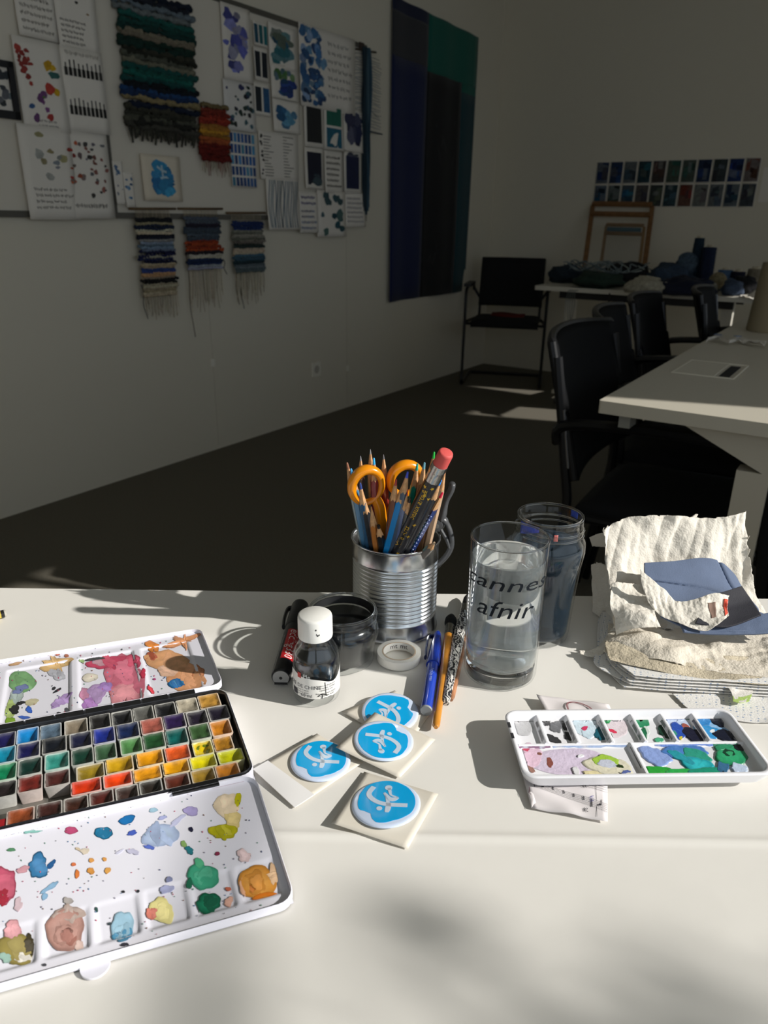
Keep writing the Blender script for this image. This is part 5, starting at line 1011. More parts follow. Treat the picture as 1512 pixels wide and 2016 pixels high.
def pencil(label, rim_px, tip_px, col, tip, r=.0036, n=6, cone=.021, blunt=.0008, leadr=.0013, wood=None, col2=None, bevel=True, group='pencils in the tin can'):
    base, Tp = placeline(rim_px, tip_px); ax = (Tp-base).normalized(); Lc = cone; S = Tp-ax*Lc
    t = thing('pencil', label, 'pencil', base, group)
    b = B(); side = V((.3, -1, 0)); rn = random.Random(int(tip_px[0]))
    x = side.cross(ax).normalized(); y = ax.cross(x); N = 24; vs = []
    def sec(p, rr, wav=0):
        out = []
        for i in range(N):
            a = 2*pi*i/N; k = (cos(pi/n)/cos(((a+pi/n) % (2*pi/n))-pi/n)) if n < 12 else 1
            out.append(p+(x*cos(a)+y*sin(a))*rr*k+ax*wav*(abs(((a/(2*pi/max(n, 6))) % 1)-.5)*2-.5)*1.0)
        return out
    rings = [sec(base, r), sec(S-ax*.0015, r), sec(S, r*.99, .0022)]
    b.add([p for q in rings for p in q], [(k*N+i, k*N+(i+1) % N, (k+1)*N+(i+1) % N, (k+1)*N+i) for k in range(2) for i in range(N)]+[tuple(range(N))[::-1]], col); b.make('barrel', M_lac, t, 25)
    b = B(); f = 1-.0045/Lc if leadr > .001 else .80; q0 = S-ax*.0012; lr = leadr
    lz = Lc*(.70 if leadr > .001 else .78); rings = [sec(q0, r*.965), [p for p in [S+ax*lz+(x*cos(2*pi*i/N)+y*sin(2*pi*i/N))*lr for i in range(N)]]]
    b.add([p for q in rings for p in q], [(i, (i+1) % N, N+(i+1) % N, N+i) for i in range(N)]); b.make('wood_cone', wood or M_cedar, t)
    b = B(); b.turn(S+ax*(lz-.0002), ax*(Lc-lz), [(lr, 0), (blunt, .92), (blunt*.5, 1)], 12, tip); b.make('lead_tip', M_lead, t)
    return t, base, Tp, ax
P_ = pencil
P_('pencil with a light blue tip at the far left of the can', (694, 1072), (691, 922), '#4c80a6', '#3a9ad8')
P_('plain brown-tipped pencil at the far left of the can', (692, 1068), (683, 910), '#8c9a9c', '#8a5a40')
P_('dark pencil with a violet blue tip seen through the left scissor loop', (709, 1086), (713, 967), '#26282c', '#4c5ac8')
P_('dark blue pencil low inside the left scissor loop', (703, 1080), (709, 950), '#2c5474', '#2a3f80')
P_('graphite pencil with a long sharp point, back left', (712, 1062), (710, 897), '#3c3c40', '#8c8c90', leadr=.0009, blunt=.0003)
P_('graphite pencil with the highest sharp point of all', (735, 1060), (729, 884), '#b0824c', '#8c8c8c', leadr=.0009, blunt=.0003)
P_('pencil with a pale blue tip just below the highest point', (740, 1065), (736, 901), '#7a2430', '#3aa6dc')
P_('graphite pencil with a bare cedar cone between the two scissor loops', (760, 1062), (755, 894), '#8c3028', '#6c6c70', leadr=.0009, blunt=.0003)
P_('short natural wood pencil in front, its bare cone below the left loop', (718, 1092), (731, 997), '#b06f34', '#c08a50', leadr=.0008, blunt=.0004)
P_('black pencil stub with a rough wooden end in front of the can opening', (738, 1094), (745, 1034), '#1a1c20', '#1e1c1a', blunt=.0016, cone=.012)
P_('reddish brown pencil rising behind the front blue pencil', (758, 1090), (780, 943), '#6c3f2c', '#a03a34')
P_('bright blue hexagonal pencil in front of the right scissor loop', (752, 1096), (799, 940), '#1478b8', '#3a52a8', r=.0042, cone=.025)
P_('blue tipped pencil right behind the bright blue pencil', (770, 1088), (803, 928), '#3c4a5c', '#3c4fc0')
P_('light red tipped pencil half hidden behind the bright blue pencil', (775, 1088), (802, 963), '#4a5a80', '#c4422c')
P_('black pencil with a dark tip to the right of the bright blue pencil', (778, 1092), (808, 980), '#17181c', '#3a3432', cone=.016)
P_('teal green pencil at the back right of the scissor loop', (800, 1075), (822, 912), '#0f8c78', '#139a84')
P_('light cedar pencil with a pale green-blue tip at the back', (812, 1070), (836, 910), '#9a6a44', '#6aa4b4')
P_('pencil with a bright green tip beside the eraser pencil', (830, 1068), (855, 889), '#7a5a40', '#22a83c')
P_('pencil whose bare wood shows behind the eraser ferrule', (846, 1070), (877, 922), '#c0a184', '#c08a60')
P_('black round pencil with a light blue tip at the right', (805, 1097), (869, 944), '#1c1d21', '#2a84d8', r=.0045, n=16, cone=.020)
P_('navy dotted pencil with a crimson tip, rightmost in the can', (826, 1093), (872, 969), '#22356c', '#d42448', r=.0037, n=3, cone=.020)
P_('grey lacquered pencil stub leaning at the right inside the can', (846, 1086), (856, 1068), '#6c6660', '#b8a080', cone=.008, blunt=.001)
b = B(); t = [o for o in COL.objects if o.get('label', '').startswith('navy dotted')][0]; base = t.location; Tp = atY(872, 969, .6)
_, base, Tp = 0, *placeline((826, 1093), (872, 969)); ax = (Tp-base).normalized(); side = (CAM-Tp).cross(ax).normalized(); fr = ax.cross(side); fr = -fr if fr.dot(CAM-Tp) < 0 else fr
for k in range(24):
    for s in (-.0011, .0011): b.turn(Tp-ax*(.026+.0042*k)+fr*(.0031 if s < 0 else .0031)+side*s, fr*.0006, [(.00055, 0), (.0005, 1)], 6, '#b9c4e4')
b.make('white_dots', M_lac, t, kind='stuff')
# big black pencil with eraser
base, Tp = placeline((783, 1095), (879, 890)); ax = (Tp-base).normalized()
t = thing('eraser_pencil', 'thick black pencil with gold lettering and stars and a red eraser on top', 'pencil', base)
r = .0062
b = B(); b.turn(base, Tp-ax*.030-base, [(r, 0), (r, 1)], 24, '#17181c'); b.make('barrel', mat('satin black', '#17181c', .35, coat=.2), t)
b = B(); b.turn(Tp-ax*.0305, ax*.0175, [(r*1.02, 0), (r*1.06, .04), (r*1.0, .09), (r*1.06, .14), (r*1.0, .2), (r*1.05, .26), (r*1.03, .3), (r*1.03, .62), (r*1.08, .68), (r*1.0, .74), (r*1.08, .8), (r*1.0, .86), (r*1.06, .93), (r*1.02, 1)], 32); b.make('ferrule', mat('crimped aluminium', '#b4b2ae', .25, 1), t, 60)
b = B(); b.turn(Tp-ax*.014, ax*.0140, [(r*.98, 0), (r*.98, .85), (r*.9, .97), (r*.7, 1)], 28); b.make('eraser', mat('red rubber', '#c8504c', .6), t, 60)
fr = (CAM-Tp); fr = (fr-ax*fr.dot(ax)).normalized(); side = ax.cross(fr)
M_gold = mat('gold print', '#c9a432', .3, .6)
def oncyl(s_, a_, h=.00008): return Tp-ax*(.034+s_)+(fr*cos(a_)+side*sin(a_))*(r+h)
b = B(); 
for st_, cs in (('Mille Arts', .062), ('beaux arts &', .022)): addtext(b, st_, .0068, lambda x, y: oncyl(cs-x, (-y)/r+R(-12)))
b.make('gold_lettering', M_gold, t)
def star(s_, a_, q, k=5):
    b = B(); P = [oncyl(s_, a_, .0001)]+[oncyl(s_+q*(1 if i % 2 == 0 else .42)*cos(pi*i/k), a_+q*(1 if i % 2 == 0 else .42)*sin(pi*i/k)/r, .0001) for i in range(2*k)]
    b.add(P, [(0, i+1, (i+1) % (2*k)+1) for i in range(2*k)]); b.make('gold_star' if k == 5 else 'gold_triangle', M_gold, t)
for s_, a_, k in ((.002, -.5, 5), (.001, .55, 5), (.013, .75, 3), (.010, .0, 5), (.045, .62, 4), (.060, .55, 4), (.083, .3, 5)): star(s_, a_, .0021, k)
# scissors
M_or = mat('orange handle plastic', '#e08a08', .28, coat=.4); 
def loop(b, c, ax1, ax2, rx, ry, tr, n=40, fl=1.25): b.tube([c+ax1*rx*cos(2*pi*i/n)+ax2*ry*sin(2*pi*i/n) for i in range(n)], [tr*(1+.22*sin(2*pi*i/n+2.2)) for i in range(n)], 12, closed=True, nrm=ax1.cross(ax2), flat=fl)
c1_ = atY(722, 957, .603); c2_ = atY(798, 944, .618)
ft = CB+V((.006, .006, .003))
sc_ = thing('scissors', 'scissors with two orange finger loops standing point down in the can', 'scissors', ft)
up_ = ((c1_+c2_)/2-ft).normalized(); sd_ = V((.96, .25, 0)); sd_ = (sd_-up_*sd_.dot(up_)).normalized(); sw = V((.80, .60, 0)); sw = (sw-up_*sw.dot(up_)).normalized()
b = B(); loop(b, c1_, (up_*.98+sd_*.2).normalized(), (sd_-up_*.2).normalized(), .0158, .0132, .0036)
b.tube(spline([c1_-up_*.013+sd_*.006, c1_-up_*.022+sd_*.0085, c1_-up_*.036+sd_*.009, c1_-up_*.060+sd_*.009], 12), [.0045+.0012*min(1, i/5) for i in range(13)], 12, nrm=sd_.cross(up_), flat=.8); b.make('handle', M_or, sc_, 60)
b = B(); loop(b, c2_, (up_*.9+sd_*.42).normalized(), (sd_*.9-up_*.42).normalized(), .0145, .0135, .0036)
b.tube(spline([c2_-up_*.012-sd_*.006, c2_-up_*.022-sd_*.013, c1_-up_*.036+sd_*.013+V((0, .006, 0)), c1_-up_*.058+sd_*.010+V((0, .006, 0))], 12), [.0042]*13, 12, flat=.8); b.make('handle', M_or, sc_, 60)
b = B(); p0 = c1_-up_*.058+sd_*.009; b.prism([p0+sd_*.006, p0-sd_*.005, ft+sd_*.0005], sd_.cross(up_)*.0014); b.make('blade', M_steelin, sc_)
b = B(); p0 = p0+V((0, .006, 0)); b.prism([p0+sd_*.006, p0-sd_*.005, ft+sd_*.001+V((0, .003, 0))], sd_.cross(up_)*.0014); b.make('blade', M_steelin, sc_)
# black spring clamp clipped to the can
M_cl = mat('black clamp plastic', '#48494b', .38, spec=.8)
YC = .640; A_ = lambda x, y: atY(x, y, YC)
cl = thing('spring_clamp', 'black spring clamp gripping the right rim of the can', 'clamp', A_(858, 1100))
b = B(); b.tube(spline([A_(891, 950), A_(888, 965), A_(878, 985), A_(872, 1008), A_(868, 1022)], 16), [.0022, .0031, .0032, .0031, .0031, .003, .003, .003, .003, .0031, .0033, .0036, .004, .004, .004, .004, .004], 10, nrm=V((0, 1, 0)), flat=1.6); b.make('lever', M_cl, cl, 60)
b = B(); b.tube(spline([A_(868, 1018), A_(879, 1030), A_(887, 1050), A_(889, 1072), A_(882, 1090), A_(868, 1106), A_(860, 1113)], 24), [.0036]*4+[.0026]*18+[.003]*3, 10, nrm=V((0, 1, 0)), flat=1.6)
b.make('bow', M_cl, cl, 60)
b = B(); b.tube(spline([A_(864, 1034), A_(872, 1048), A_(880, 1062), A_(886, 1076)], 12), .0022, 10, nrm=V((0, 1, 0)), flat=1.8); b.make('strut', M_cl, cl, 60)
b = B(); c_ = A_(859, 1031); b.turn(c_-V((0, .006, 0)), V((0, .012, 0)), [(.0055, 0), (.006, .1), (.006, .9), (.0055, 1)], 24); b.make('pivot', M_cl, cl)
b = B(); b.turn(c_-V((0, .0068, 0)), V((0, .0136, 0)), [(.0022, 0), (.0022, 1)], 16); b.make('pivot_pin', mat('clamp pin', '#8a8a88', .3, .9), cl)
b = B(); b.tube([c_+V((cos(a)*.0072, -.002, sin(a)*.0072)) for a in np.linspace(-1.2, 1.6, 12)], .0006, 6); b.make('coil_spring', MC['clamp pin'], cl)
# ================================================================== glass vessels
def thinglass(name, tint):
    m = bpy.data.materials.new(name); m.use_nodes = True; nt = m.node_tree; nt.nodes.remove(nt.nodes['Principled BSDF'])
    tr_ = nt.nodes.new('ShaderNodeBsdfTransparent'); tr_.inputs[0].default_value = (*tint, 1); g = nt.nodes.new('ShaderNodeBsdfGlossy'); g.inputs['Roughness'].default_value = .02
    fr_ = nt.nodes.new('ShaderNodeFresnel'); ge_ = nt.nodes.new('ShaderNodeNewGeometry'); mr_ = nt.nodes.new('ShaderNodeMapRange'); mr_.inputs[3].default_value = 1.42; mr_.inputs[4].default_value = 1/1.42; nt.links.new(ge_.outputs['Backfacing'], mr_.inputs[0]); nt.links.new(mr_.outputs[0], fr_.inputs[0]); mx = nt.nodes.new('ShaderNodeMixShader'); nt.links.new(fr_.outputs[0], mx.inputs[0]); nt.links.new(tr_.outputs[0], mx.inputs[1]); nt.links.new(g.outputs[0], mx.inputs[2]); nt.links.new(mx.outputs[0], nt.nodes['Material Output'].inputs[0]); return m
M_thin = thinglass('thin clear glass', (.975, .985, .985))
M_gl = glassmat('clear glass', '#ffffff', 1.48); M_wat = glassmat('water', '#ffffff', 1.33, 0, .10, '#d8e2e4')
GC = V((.1018, .5478, TZ+.0004)); gr = .0312; gh = .127
gl = thing('water_glass', 'clear straight tumbler full of water with dark script on its far side', 'glass', GC)
b = B(); b.lathe(GC, [(0, .0), (gr-.004, .0), (gr-.001, .0016), (gr-.0002, .005), (gr, .03), (gr+.0006, gh-.002), (gr+.0003, gh-.0004), (gr-.0006, gh), (gr-.0014, gh-.0006), (gr-.0014, .03), (gr-.0018, .0165), (gr-.006, .0145), (0, .0140)], 96); b.make('glass_wall', M_thin, gl, 70)
b = B(); b.lathe(GC, [(0, .0008), (gr-.005, .0008), (gr-.0024, .0022), (gr-.0020, .0120), (gr-.006, .0136), (0, .0134)], 96); b.make('thick_base', M_gl, gl, 70)
b = B(); wz = .110; b.lathe(GC, [(0, .01405), (gr-.006, .01455), (gr-.0019, .0166), (gr-.00145, .03), (gr-.00143, wz+.0008), (gr-.003, wz+.0001), (gr-.006, wz), (0, wz)], 96); b.make('water', M_wat, gl, 70)
b = B(); far = R(90)
def ong(x, y, zc, a0=R(-99)): 
    a = a0+x/gr*1.0; return GC+V((cos(a)*(gr+.0008), sin(a)*(gr+.0008), zc+y))
M_script = mat('dark blue print', '#10161d', .6, spec=.2)
addtext(b, 'afnir', .021, lambda x, y: ong(x*1.25+y*.3, y, .076))
b.make('script_lettering', M_script, gl)
b = B(); addtext(b, 'cannes', .021, lambda x, y: ong(x*1.35+y*.3, y*.8, .0985)); b.make('script_lettering', M_script, gl)
b = B(); b.tube([GC+V((cos(2*pi*i/64)*(gr-.0002), sin(2*pi*i/64)*(gr-.0002), gh)) for i in range(64)], .00085, 8, closed=True); b.make('rim', M_gl, gl, 180)
# blue water jar
JC = V((.1475, .6100, TZ+.0004)); jr = .0315
jar = thing('water_jar', 'tall glass jar of murky blue paint water behind the tumbler', 'jar', JC)
b = B(); hj = .122
prof_o = [(0, 0), (.0235, 0), (.0262, .003), (.0272, .010), (.0285, .04), (.0312, .075), (.0335, .091), (.0325, .099), (.0300, .1035), (.0290, .105), (.0305, .107), (.0292, .109), (.0290, .111), (.0305, .1125), (.0292, .1145), (.0292, .119), (.0290, hj), (.0275, hj+.0006)]
prof_i = [(.0266, hj), (.0268, .106), (.0282, .100), (.0310, .0955), (.0318, .090), (.0292, .072), (.0268, .04), (.0252, .010), (.0235, .0055), (0, .005)]
b.lathe(JC, prof_o+prof_i, 72); b.make('glass_wall', M_thin, jar, 70)
M_bw = glassmat('murky blue water', '#6c8296', 1.33, 0, .14, '#5c7286')
b = B(); b.lathe(JC, [(r_*.978, z_) for r_, z_ in [(0, .00505), (.0236, .0056), (.0253, .010), (.0269, .04), (.0293, .072), (.0319, .090), (.0311, .0953), (0, .0953)]], 72); b.make('blue_water', M_bw, jar, 70)
b = B(); a0 = R(200)
b.grid(lambda u, v: JC+V((cos(a0+.7*u)*(.0294), sin(a0+.7*u)*(.0294), .120-.012*v*(1-.6*u))), 8, 4, thick=.0002, col='#1c3fb4'); b.grid(lambda u, v: JC+V((cos(R(15)+.35*u)*(.0265), sin(R(15)+.35*u)*(.0265), .1212-.006*v)), 6, 3, thick=.0002, col='#2748b0'); b.make('blue_paint_smear', M_thick, jar, 180, kind='stuff')
b = B(); b.grid(lambda u, v: JC+V((cos(R(-95)+.12*u)*(.0296), sin(R(-95)+.12*u)*(.0296), .115-.006*v)), 4, 4, thick=.0002, col='#c46a64'); b.make('pink_paint_dab', M_thick, jar, 180)
b = B(); b.tube([JC+V((cos(2*pi*i/64)*.0281, sin(2*pi*i/64)*.0281, hj)) for i in range(64)], .0012, 8, closed=True); b.make('rim', M_gl, jar, 180)
for zz_, rr_ in ((.1075, .0300), (.1125, .0300)):
    b = B(); b.tube([JC+V((cos(4.6*i/48-2.6)*rr_, sin(4.6*i/48-2.6)*rr_, zz_-.002*i/48)) for i in range(49)], .0009, 8); b.make('screw_thread', M_gl, jar, 180)
# black ink jar
BC = V((-.0345, .5640, TZ+.0004)); JS = 1.17
def js(P): return [(r*JS, z) for r, z in P]
ij = thing('ink_jar', 'low glass pot full of black ink between the ink bottle and the can', 'jar', BC)
b = B(); hb = .0505
b.lathe(BC, js([(0, 0), (.0205, 0), (.0232, .0018), (.0238, .006), (.0240, .018), (.0262, .026), (.0268, .031), (.0258, .037), (.0240, .041), (.0238, .043), (.0256, .0445), (.0258, .0475), (.0248, hb), (.0236, hb), (.0230, .0455), (.0222, .042), (.0246, .035), (.0250, .030), (.0226, .022), (.0220, .006), (.018, .0035), (0, .0035)]), 64); b.make('glass_wall', M_thin, ij, 70)
b = B(); b.lathe(BC, [(r_*.978, z_) for r_, z_ in js([(0, .0036), (.018, .0036), (.0221, .0061), (.0227, .022), (.0251, .030), (.0247, .035), (.0224, .0405), (.0, .0400)])], 64); b.make('black_ink', mat('black ink', '#131518', .18, spec=.8), ij, 70)
b = B(); b.lathe(BC, js([(.0221, .0421), (.0229, .0455), (.0234, .0485), (.0227, .0485), (.0218, .0421)]), 64, closed=True); b.make('dried_ink_ring', mat('dried ink', '#161618', .5), ij, 70)
b = B(); b.tube([BC+V((cos(2*pi*i/64)*.0242*JS, sin(2*pi*i/64)*.0242*JS, hb)) for i in range(64)], .0011, 8, closed=True); b.make('rim', M_gl, ij, 180)
# china ink bottle
IC = V((-.0530, .5108, TZ+.0004)); ir = .0189
ib = thing('ink_bottle', 'small bottle of china ink with a white screw cap', 'bottle', IC)
b = B()
b.lathe(IC, [(0, 0), (ir-.003, 0), (ir-.0006, .0018), (ir, .004), (ir, .038), (ir-.0012, .0435), (ir-.004, .0485), (.0130, .0525), (.0124, .0585), (.0118, .0585), (.0118, .0515), (ir-.006, .0465), (ir-.0025, .0415), (ir-.0014, .038), (ir-.0014, .012), (ir-.004, .0085), (0, .0082)], 72); b.make('glass_wall', M_thin, ib, 70)
b = B(); b.lathe(IC, [(r_*.978, z_) for r_, z_ in [(0, .0083), (ir-.004, .0086), (ir-.00135, .012), (ir-.00135, .038), (ir-.0024, .0415), (ir-.0059, .0465), (.0117, .0515), (.0117, .0560), (0, .0560)]], 72); b.make('black_ink', MC['black ink'], ib, 70)
b = B(); zc = .0560
b.lathe(IC+V((0, 0, zc)), [(.0118, .0), (.0136, .0), (.0138, .0012), (.0136, .0165), (.0132, .0183), (.0120, .0192), (0, .0192)], 72); b.make('screw_cap', mat('white cap', '#e6e5df', .4, coat=.2), ib, 60)
b = B(); 
for a, z, dx in ((-82, .012, .0004), (-80, .008, .0003), (-77, .007, .0006), (-72, .0075, .0004)):
    p = IC+V((cos(R(a))*.01372, sin(R(a))*.01372, zc+z)); b.box(p, (.0003, dx*2, .0012), (V((cos(R(a)), sin(R(a)), 0)), V((-sin(R(a)), cos(R(a)), 0)), V((0, 0, 1))))
b.make('ink_specks', MC['dried ink'], ib, kind='stuff')
# label wrapped round the front
def onb(a, z, h=.0002): return IC+V((cos(a)*(ir+h), sin(a)*(ir+h), z))
fa = math.atan2(CAM.y-IC.y, CAM.x-IC.x)
b = B(); nn = 60; a0, a1 = fa-R(100), fa+R(100)
topz = lambda a: .0265+.0036*sin((a-fa)*2.4+3.6)+.002*sin((a-fa)*4+1)
b.grid(lambda u, v: onb(a0+(a1-a0)*u, .0088+(topz(a0+(a1-a0)*u)-.0088)*v), nn, 6); b.make('paper_label', mat('label paper', '#e4e2dc', .5, coat=.2), ib, 180)
def lt(x, y, z, az, h=.00035): return onb(fa+R(az)+x/ir, z+y, h)
b = B(); M_lab = mat('label print', '#3c3c40', .6)
addtext(b, 'ENCRE DE CHINE', .0046, lambda x, y: lt(x, y, .0190, -44)); addtext(b, '60 ml', .0044, lambda x, y: lt(x, y, .0112, -26))
for k in range(3): addtext(b, 'vernie a l encre', .0017, lambda x, y: lt(x, y, .0158-.0021*k, -36))
for k, s_ in enumerate(('Peinture et dessin pour', 'toute surface. Sechage', 'rapide, tres noir', 'Bien agiter avant emploi', 'Tres opaque, fluide', 'Ne pas avaler')): addtext(b, s_, .0018, lambda x, y: lt(x, y, .0205-.0021*k-(.0008 if k > 2 else 0), 24))
b.make('label_text', M_lab, ib)
b = B(); addtext(b, 'Ple', .0052, lambda x, y: lt(x, y, .0285, -24)); addtext(b, 'er', .0042, lambda x, y: lt(x, y, .0285, -62)); b.make('white_lettering', mat('white print', '#e8e8e6', .6), ib)
b = B(); b.grid(lambda u, v: onb(fa+R(-50+11*u), .0262+.0048*v, .0003), 4, 2); b.make('red_block', mat('red print', '#b03830', .6), ib, 180)
b = B(); b.grid(lambda u, v: onb(fa+R(-70+18*u), .0095+.0055*v, .0004), 4, 2); b.make('dark_block', M_lab, ib, 180)
b = B(); L_ = [(20, .0235), (21, .019), (22, .0125), (25, .0105)]; b.ribbon([onb(fa+R(a), z, .0005) for a, z in L_], .0005, V((cos(fa), sin(fa), 0)), .0001)
for L_ in (([2, .0112], [8, .0128], [14, .0132]), ([12, .0130], [14, .0115], [12, .0095]), ([14, .0130], [26, .0112])): b.ribbon([onb(fa+R(a), z, .0005) for a, z in L_], .0006, V((cos(fa), sin(fa), 0)), .0001)
b.make('ink_drip', MC['dried ink'], ib)
# ================================================================== marker pen lying behind the bottle
pa, pb = hit(553, 1334, TZ+.0088), hit(592, 1192, TZ+.0088); ax = (pb-pa).normalized(); r = .0085
mk = thing('marker_pen', 'thick black permanent marker with a red label, lying left of the ink bottle', 'marker', pa)
M_mk = mat('marker black', '#15161a', .3, coat=.3)
Lm = (pb-pa).length
b = B(); b.turn(pa, ax*Lm*.66, [(r*.86, 0), (r*.95, .01), (r*.98, .03), (r*.98, 1)], 36); b.make('barrel', M_mk, mk)
b = B(); b.turn(pa+ax*Lm*.62, ax*Lm*.38, [(r*1.0, 0), (r*1.04, .02), (r*1.02, .9), (r*.95, .97), (r*.8, 1)], 36); b.make('cap', M_mk, mk, 50)
b = B(); sdv = ax.cross(V((0, 0, 1))).normalized(); sdv = -sdv if sdv.x > 0 else sdv
b.tube(spline([pa+ax*Lm*.95+sdv*(r*.9), pa+ax*Lm*.93+sdv*(r+.003), pa+ax*Lm*.78+sdv*(r+.0035), pa+ax*Lm*.66+sdv*(r+.002)], 14), .0016, 8, flat=1.8, nrm=V((0, 0, 1))); b.make('clip', M_mk, mk)
b = B(); b.turn(pa-ax*.0008, ax*.0009, [(r*.80, 0), (r*.80, 1)], 30); b.make('end_disc', mat('grey disc', '#8a8a88', .4), mk)
b = B(); b.turn(pa-ax*.0010, ax*.0003, [(r*.16, 0), (r*.16, 1)], 12); b.box(pa-ax*.0009-V((0, 0, .0052)), (.011, .0003, .0022), (sdv, ax, V((0, 0, 1)))); b.make('end_marking', M_mk, mk)
vw = (CAM-pa); vw = (vw-ax*vw.dot(ax)).normalized(); s2 = ax.cross(vw)
def onm(s_, a_, h=.0001): return pa+ax*s_+(vw*cos(a_)+s2*sin(a_))*(r*.985+h)
b = B(); b.grid(lambda u, v: onm(.017+.048*u, R(-36+85*v)), 8, 12); b.make('red_label', mat('marker red', '#c01c24', .35, coat=.3), mk, 180)
b = B(); addtext(b, 'edding', .0115, lambda x, y: onm(.049-x, R(6)+y/r, .0002)); addtext(b, '330', .0105, lambda x, y: onm(.0255-x, R(6)+y/r, .0002)); b.make('lettering', MC['white print'], mk)
b = B(); addtext(b, 'permanent marker', .0036, lambda x, y: onm(.044-x, R(-52)+y/r, .0002)); b.make('small_lettering', mat('grey print', '#9a9a98', .5), mk)
# ================================================================== tape roll
TC = V((.0150, .5655, TZ+.0004)); tr = .0193
tp = thing('tape_roll', 'small roll of white paper tape in front of the can', 'tape', TC)
b = B(); b.lathe(TC, [(tr-.0042, 0), (tr, 0), (tr+.0001, .0004), (tr+.0001, .0074), (tr, .0078), (tr-.0042, .0078)], 72, closed=True); b.make('tape_winding', mat('white tape', '#e6e2da', .6), tp, 50)
b = B(); b.lathe(TC, [(tr-.0054, -.0), (tr-.0043, 0), (tr-.0043, .0080), (tr-.0054, .0080)], 72, closed=True); b.make('core', mat('tape core', '#c9b49c', .7), tp, 50)
b = B(); b.lathe(TC, [(tr-.00545, .0078), (tr-.00545, .0002)], 72); b.make('core_lining', mat('core white', '#e2ded8', .6), tp, 50)
b = B()
for az in (70, 110): addtext(b, 'mt', .0066, lambda x, y: TC+V((cos(R(az)-x/(tr-.0055))*(tr-.00565), sin(R(az)-x/(tr-.0055))*(tr-.00565), .0044+y)))
b.make('printed_letters', mat('dark print', '#2a2a2a', .6), tp)
# ================================================================== pen and brushes
pa, pb = hit(839, 1398, TZ+.0055), hit(862, 1245, TZ+.0058); ax = (pb-pa).normalized(); L = (pb-pa).length; r = .0052
pn = thing('blue_pen', 'blue capped pen with a clear barrel and grey end, lying left of the brushes', 'pen', pa)
vw = CAM-pa; vw = (vw-ax*vw.dot(ax)).normalized(); s2 = ax.cross(vw); s2 = -s2 if s2.x > 0 else s2
M_bp = mat('blue pen plastic', '#1c3cac', .22, coat=.6, trans=.25)
b = B(); b.turn(pa, ax*L*.56, [(r*.92, 0), (r*.95, 1)], 30); b.make('barrel', mat('blue ink barrel', '#2444b4', .15, coat=.8), pn)
b = B(); b.turn(pa+ax*L*.53, ax*L*.47, [(r*1.14, 0), (r*1.18, .04), (r*1.10, .25), (r*.95, .6), (r*.62, .93), (r*.4, 1)], 30); b.make('cap', M_bp, pn, 50)
b = B(); b.turn(pa-ax*.0012, ax*.0014, [(r*.84, 0), (r*.9, .4), (r*.94, 1)], 30); b.make('end_plug', mat('grey end', '#8f9294', .4), pn)
b = B(); b.tube(spline([pa+ax*L*.93+s2*.003, pa+ax*L*.90+s2*.0075, pa+ax*L*.75+s2*.0082, pa+ax*L*.62+s2*.0074], 12), .0013, 8, flat=2, nrm=vw); b.make('clip', mat('navy clip', '#141c48', .25, coat=.6), pn)
b = B(); addtext(b, 'Replay max', .0042, lambda x, y: pa+ax*(L*.36-x)+(vw*cos(y/r)+ax.cross(vw)*sin(y/r))*(r*.96)); b.make('lettering', mat('pale print', '#9fb0dc', .5), pn)
def brush(label, p0, p1, prof, seg, fer, hair, hz=.005, handle=None):
    a_, c_ = hit(p0[0], p0[1], TZ+hz), hit(p1[0], p1[1], TZ+hz); d = c_-a_; t = thing('paint_brush', label, 'brush', a_, 'brushes by the tumbler')
    b = B(); b.turn(a_, d*seg, prof, 24); b.make('handle', handle, t, 60)
    if fer: b = B(); b.turn(a_+d*(seg-.005), d*fer[0], [(fer[1], 0), (fer[1]*1.06, .12), (fer[1], .2), (fer[1]*1.06, .32), (fer[1], .4), (fer[1]*1.05, .9), (fer[2], 1)], 24); b.make('ferrule', mat('silver ferrule', '#b8b6b2', .2, 1), t, 60)
    if hair: b = B(); b.turn(a_+d*(seg+fer[0]-.01), d*hair[0], [(fer[2]*.95, 0), (hair[1], .3), (hair[1]*.95, .6), (hair[1]*.5, .88), (.0004, 1)], 20); b.make('bristles', mat('black bristles', '#0e0e10', .7, bump=.8, bscale=900), t, 60)
    return t, a_, d
M_hand = mat('clear orange wood', '#c9862f', .25, coat=.8, noise_amt=.2, nscale=60)
brush('plain orange-brown wooden brush with black bristles, right of the blue pen', (858, 1432), (889, 1212), [(.0016, 0), (.0030, .02), (.0033, .3), (.0040, .7), (.0046, .92), (.0042, 1)], .78, (.10, .0042, .0046), (.14, .0058), handle=M_hand)
def marble():
    m = mat('marbled black and white', '#ffffff', .3, coat=.5); nt = m.node_tree; bs = nt.nodes['Principled BSDF']
    tc = nt.nodes.new('ShaderNodeTexCoord'); w_ = nt.nodes.new('ShaderNodeTexWave'); w_.inputs['Scale'].default_value = 105; w_.inputs['Distortion'].default_value = 14; w_.inputs['Detail'].default_value = 2; w_.inputs['Detail Scale'].default_value = 1.2
    cr = nt.nodes.new('ShaderNodeValToRGB'); cr.color_ramp.elements[0].position = .42; cr.color_ramp.elements[0].color = (.02, .02, .025, 1); cr.color_ramp.elements[1].position = .56; cr.color_ramp.elements[1].color = (.62, .60, .56, 1)
    nt.links.new(tc.outputs['Object'], w_.inputs[0]); nt.links.new(w_.outputs[0], cr.inputs[0]); nt.links.new(cr.outputs[0], bs.inputs['Base Color']); return m
brush('brush with a thick black and white marbled handle', (877, 1384), (920, 1172), [(.0028, 0), (.0034, .03), (.0046, .35), (.0058, .6), (.0050, .85), (.0040, 1)], .80, (.08, .0040, .0040), (.14, .0034), hz=.0056, handle=marble())
